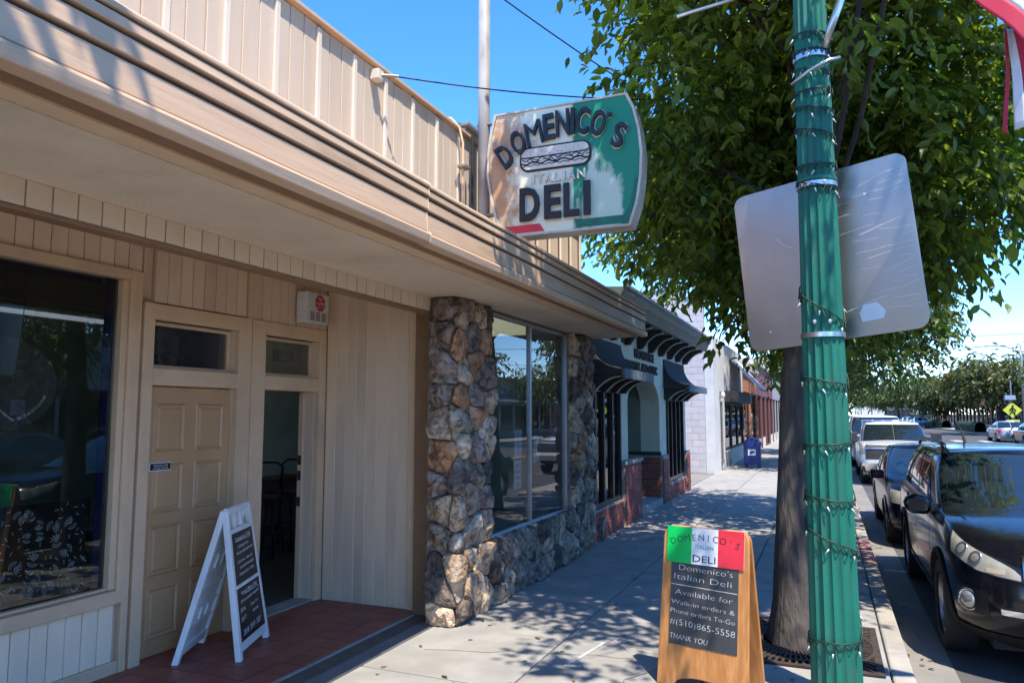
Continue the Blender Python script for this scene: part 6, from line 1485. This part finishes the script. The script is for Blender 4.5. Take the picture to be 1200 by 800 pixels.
    mr.prism([(sd * (.93 + a), c + mz) for a, c in prof], lambda a, c, d: (a, d, c), 1.56, 1.70) if sd > 0 else mr.prism([(sd * (.93 + a), c + mz) for a, c in prof][::-1], lambda a, c, d: (a, d, c), 1.56, 1.70)
    mr = mr.build('door_mirror', 'carpaint', suv, False, bevel=.03, seg=3)
    b = MB(); b.box(sd * .86, sd * .96, 1.6, 1.66, mz + .03, mz + .08); b.build('mirror_arm', 'black_paint', mr, False)
    # roof rail
    b = MB(); pts = [(sd * .72, 2.15, 1.60), (sd * .72, 2.25, 1.655), (sd * .715, 2.6, 1.675), (sd * .71, 4.0, 1.665), (sd * .71, 4.3, 1.645), (sd * .71, 4.4, 1.59)]; b.tube(pts, [.02, .026, .022, .022, .024, .018], 8); b.build('roof_rail', 'black_paint', suv, False, smooth=True)
    b = MB(); b.box(sd * .72 - .035, sd * .72 + .035, 2.12, 2.5, 1.565, 1.625); b.build('rail_foot', 'black_paint', suv, False, bevel=.02)
    # grille half and chrome surround
    b = MB(); lowS.patch(b, sd, .001, .26, .50, .82, .004, 10, 6); gl_ = b.build('grille', 'black_matte', suv, False, smooth=True)
    b = MB(); lowS.patch(b, sd, .001, .275, .82, .87, .014, 10, 2); lowS.patch(b, sd, .255, .285, .50, .82, .014, 2, 6); lowS.patch(b, sd, .001, .27, .47, .50, .014, 10, 2); b.build('grille_surround', 'chrome', gl_, False, smooth=True)
    b = MB()
    for k in range(7): lowS.patch(b, sd, .001, .25, .53 + k * .04, .54 + k * .04, .008, 8, 1)
    b.build('grille_mesh', 'rim', gl_, False)
    b = MB(); lowS.patch(b, sd, .02, .26, .11, .22, .011, 8, 3); b.build('lower_grille', 'black_matte', suv, False)
    b = MB(); ghS.patch(b, sd, .805, .83, .02, .93, .006, 3, 8); b.build('pillar_trim', 'black_paint', suv, False, smooth=True)
    b = MB(); b.tube([ghS.ptn(sd, .45, .12, .02), ghS.ptn(sd, .2, .10, .022), ghS.ptn(sd, .02, .08, .02)], .008, 6); b.build('wiper', 'black_matte', suv, False)
b = MB(); lowS.patch(b, -1, .48, .90, .935, .955, .003, 10, 1); 
MB().tube([(-.25, 4.1, 1.60), (-.27, 4.25, 1.78), (-.29, 4.45, 1.86)], [.02, .008, .004], 6).build('antenna', 'black_matte', suv, False)
sv = MB(); sv.tube([ghS.ptn(-1, .70, .70, .007), ghS.ptn(-1, .715, .45, .007), ghS.ptn(-1, .70, .25, .007), ghS.ptn(-1, .62, .13, .007)], [.012, .016, .014, .006], 6); sv.build('handle_reflection_strip', 'paper', suv, False, smooth=True) if False else None
# ---------- dark sedan behind it
sed_top = lambda y: .86 + .09 * smoothstep(0, 1.3, y) + .0 * y
SEDP = dict(L=4.6, hw=.88, wr=.32, yw=(.92, 3.62), zb=.20, paint='carpaint_blue', top=sed_top, nf=2.9, cf=.75, cr=.5, crown=.05,
            low=[(0, .80, .16, 4.5), (.15, .85, .04, 4.58), (.4, .878, .0, 4.6), (.65, .88, .02, 4.58), (.88, .865, .1, 4.52), (1.0, .82, .22, 4.46)],
            gz=.90, gtop=lambda y: 1.36 + .04 * smoothstep(1.6, 2.3, y), gh=[(0, .83, 1.15, 4.15), (.35, .79, 1.5, 3.95), (.7, .73, 1.85, 3.7), (1.0, .62, 2.15, 3.45)], gcf=.4, gcr=.35,
            glass=[('windscreen', 1e-6, .8, .06, .92, (-1, 1)), ('side_window', 1.1, 1.5, .08, .82, (-1, 1)), ('side_window', 1.53, 1.95, .08, .82, (-1, 1)), ('rear_window', 2.2, 2.999, .1, .9, (-1, 1))])
def lamps(v, low, q0=.35, q1=.8, t0=.62, t1=.86, m='headlamp'):
    for sd in (-1, 1):
        b = MB(); low.patch(b, sd, q0, q1, t0, t1, .005, 8, 4); b.build('headlamp', m, v, False, smooth=True)
        b = MB(); low.patch(b, sd, .001, .28, .38, .62, .005, 6, 4); b.build('grille', 'black_matte', v, False, smooth=True)
        b = MB(); low.patch(b, sd, 2.2, 2.6, .55, .8, .005, 6, 3); b.build('tail_lamp', 'flag_red', v, False, smooth=True)
def mirrors(v, hw, y, z, m):
    for sd in (-1, 1): MB().box(sd * hw, sd * (hw + .2), y, y + .12, z, z + .14).build('door_mirror', m, v, False, bevel=.03)
sd1, lw1, _ = vehicle('parked_sedan', (1.66, 12.1, ROADZ), 'dark blue sedan parked between the black SUV and white pickup', 'car', SEDP); lamps(sd1, lw1); mirrors(sd1, .83, 1.45, .92, 'carpaint_blue')
# ---------- white pickup
PKP = dict(L=5.6, hw=.94, wr=.38, yw=(.95, 4.4), zb=.38, paint='carpaint_white', top=lambda y: 1.10 + .06 * smoothstep(0, 1.2, y), nf=5.0, nr=6, cf=.35, cr=.2, crown=.05, archm='carpaint_white',
           low=[(0, .88, .1, 5.55), (.12, .93, .02, 5.6), (.4, .94, .0, 5.6), (.8, .94, .02, 5.6), (.94, .93, .06, 5.58), (1.0, .89, .14, 5.55)],
           gz=1.12, gtop=lambda y: 1.68, gh=[(0, .86, 1.25, 3.55), (.35, .83, 1.5, 3.55), (.7, .79, 1.72, 3.54), (1.0, .70, 1.95, 3.5)], gcf=.3, gcr=.2, gnf=4.5,
           glass=[('windscreen', 1e-6, .84, .06, .9, (-1, 1)), ('side_window', 1.08, 1.5, .08, .84, (-1, 1)), ('side_window', 1.54, 1.95, .08, .84, (-1, 1))])
pk, lwp, ghp = vehicle('parked_pickup', (1.78, 22.6, ROADZ), 'white full-size pickup truck parked down the street facing the viewer', 'pickup truck', PKP)
for sd in (-1, 1):
    b = MB(); lwp.patch(b, sd, .60, .95, .52, .90, .006, 6, 4); b.build('headlamp', 'headlamp', pk, False, smooth=True)
    b = MB(); lwp.patch(b, sd, .001, .58, .44, .93, .005, 8, 5); gq = b.build('grille', 'near_black', pk, False, smooth=True)
    b = MB(); lwp.patch(b, sd, .001, .60, .90, .97, .02, 8, 2); lwp.patch(b, sd, .53, .60, .44, .90, .02, 2, 5); lwp.patch(b, sd, .001, .54, .64, .72, .02, 8, 2); b.build('grille_bar', 'rim', gq, False)
    b = MB(); lwp.patch(b, sd, .001, 1.0, .02, .36, .03, 14, 4); b.build('bumper', 'chrome', pk, False, smooth=True); b = MB(); lwp.patch(b, sd, .001, .35, .06, .2, .036, 6, 2); lwp.patch(b, sd, .62, .88, .1, .28, .036, 4, 2); b.build('bumper_opening', 'near_black', pk, False)
    MB().box(sd * .95, sd * 1.22, 1.62, 1.72, 1.12, 1.42).build('door_mirror', 'near_black', pk, False, bevel=.03)
for k in range(5): MB().box(-.42 + k * .21 - .03, -.42 + k * .21 + .03, 2.05, 2.15, 1.70, 1.735).build('roof_light', 'amber', pk, False, bevel=.01)
b = MB(); b.box(-.75, .75, 3.7, 3.76, 1.72, 1.77); b.tube([(-.72, 3.73, 1.1), (-.72, 3.73, 1.74)], .03, 6); b.tube([(.72, 3.73, 1.1), (.72, 3.73, 1.74)], .03, 6); b.build('ladder_rack', 'white_plastic', pk, False)
# ---------- vans and cars further off
VANP = dict(L=5.4, hw=.95, wr=.34, yw=(.95, 4.2), zb=.28, paint='carpaint_white', top=lambda y: 1.05 + .12 * smoothstep(0, .8, y), nf=3.5, nr=7, cf=.6, cr=.15, crown=.05,
            low=[(0, .88, .1, 5.35), (.15, .93, .02, 5.4), (.5, .95, .0, 5.4), (.85, .95, .05, 5.4), (1.0, .92, .2, 5.4)],
            gz=1.14, gtop=lambda y: 1.85, gh=[(0, .93, .75, 5.39), (.4, .91, 1.1, 5.38), (.8, .86, 1.45, 5.36), (1.0, .78, 1.65, 5.3)], gcf=.4, gcr=.1, gnr=7,
            glass=[('windscreen', 1e-6, .82, .06, .9, (-1, 1)), ('side_window', 1.03, 1.22, .1, .8, (-1, 1))])
v1, lv, _ = vehicle('parked_van', (1.75, 30.2, ROADZ), 'white van parked behind the white pickup', 'van', VANP); lamps(v1, lv)
v2, lv, _ = vehicle('parked_van', (1.75, 45, ROADZ), 'second white van further down the near kerb', 'van', VANP); lamps(v2, lv)
CARS = [('carpaint_silver', 11.75, 112, 0, 'silver car parked across the road far ahead'), ('carpaint', 11.75, 121, 0, 'dark car parked behind the distant silver car'), ('carpaint_silver', 11.75, 128, 0, 'grey car parked beyond the dark one far ahead'),
        ('carpaint_grey', 11.7, 11.2, math.pi, 'grey sedan parked across the road, reflected in the left window'), ('carpaint_silver', 11.7, 24, math.pi, 'silver sedan across the road beyond the grey one'), ('carpaint_grey', 11.7, 52, math.pi, 'dark grey car across the road beside the low white building'), ('carpaint_silver', 11.7, 60, math.pi, 'pale silver car parked across the road before the crossing sign'),
        ('carpaint_white', 1.7, 60, 0, 'white car parked far down the near kerb'), ('carpaint_grey', 1.7, 70, 0, 'grey car parked far down the near kerb')]
for m_, x, y, rz, lb in CARS:
    P2 = dict(SEDP); P2['paint'] = m_
    v, lo_, _ = vehicle('parked_car', (x, y + (4.6 if rz else 0), ROADZ), lb, 'car', P2, rz, 'cars parked along the street'); lamps(v, lo_)
print('objects', len(bpy.data.objects), 'tris approx', sum(len(o.data.polygons) for o in bpy.data.objects if o.type == 'MESH'))
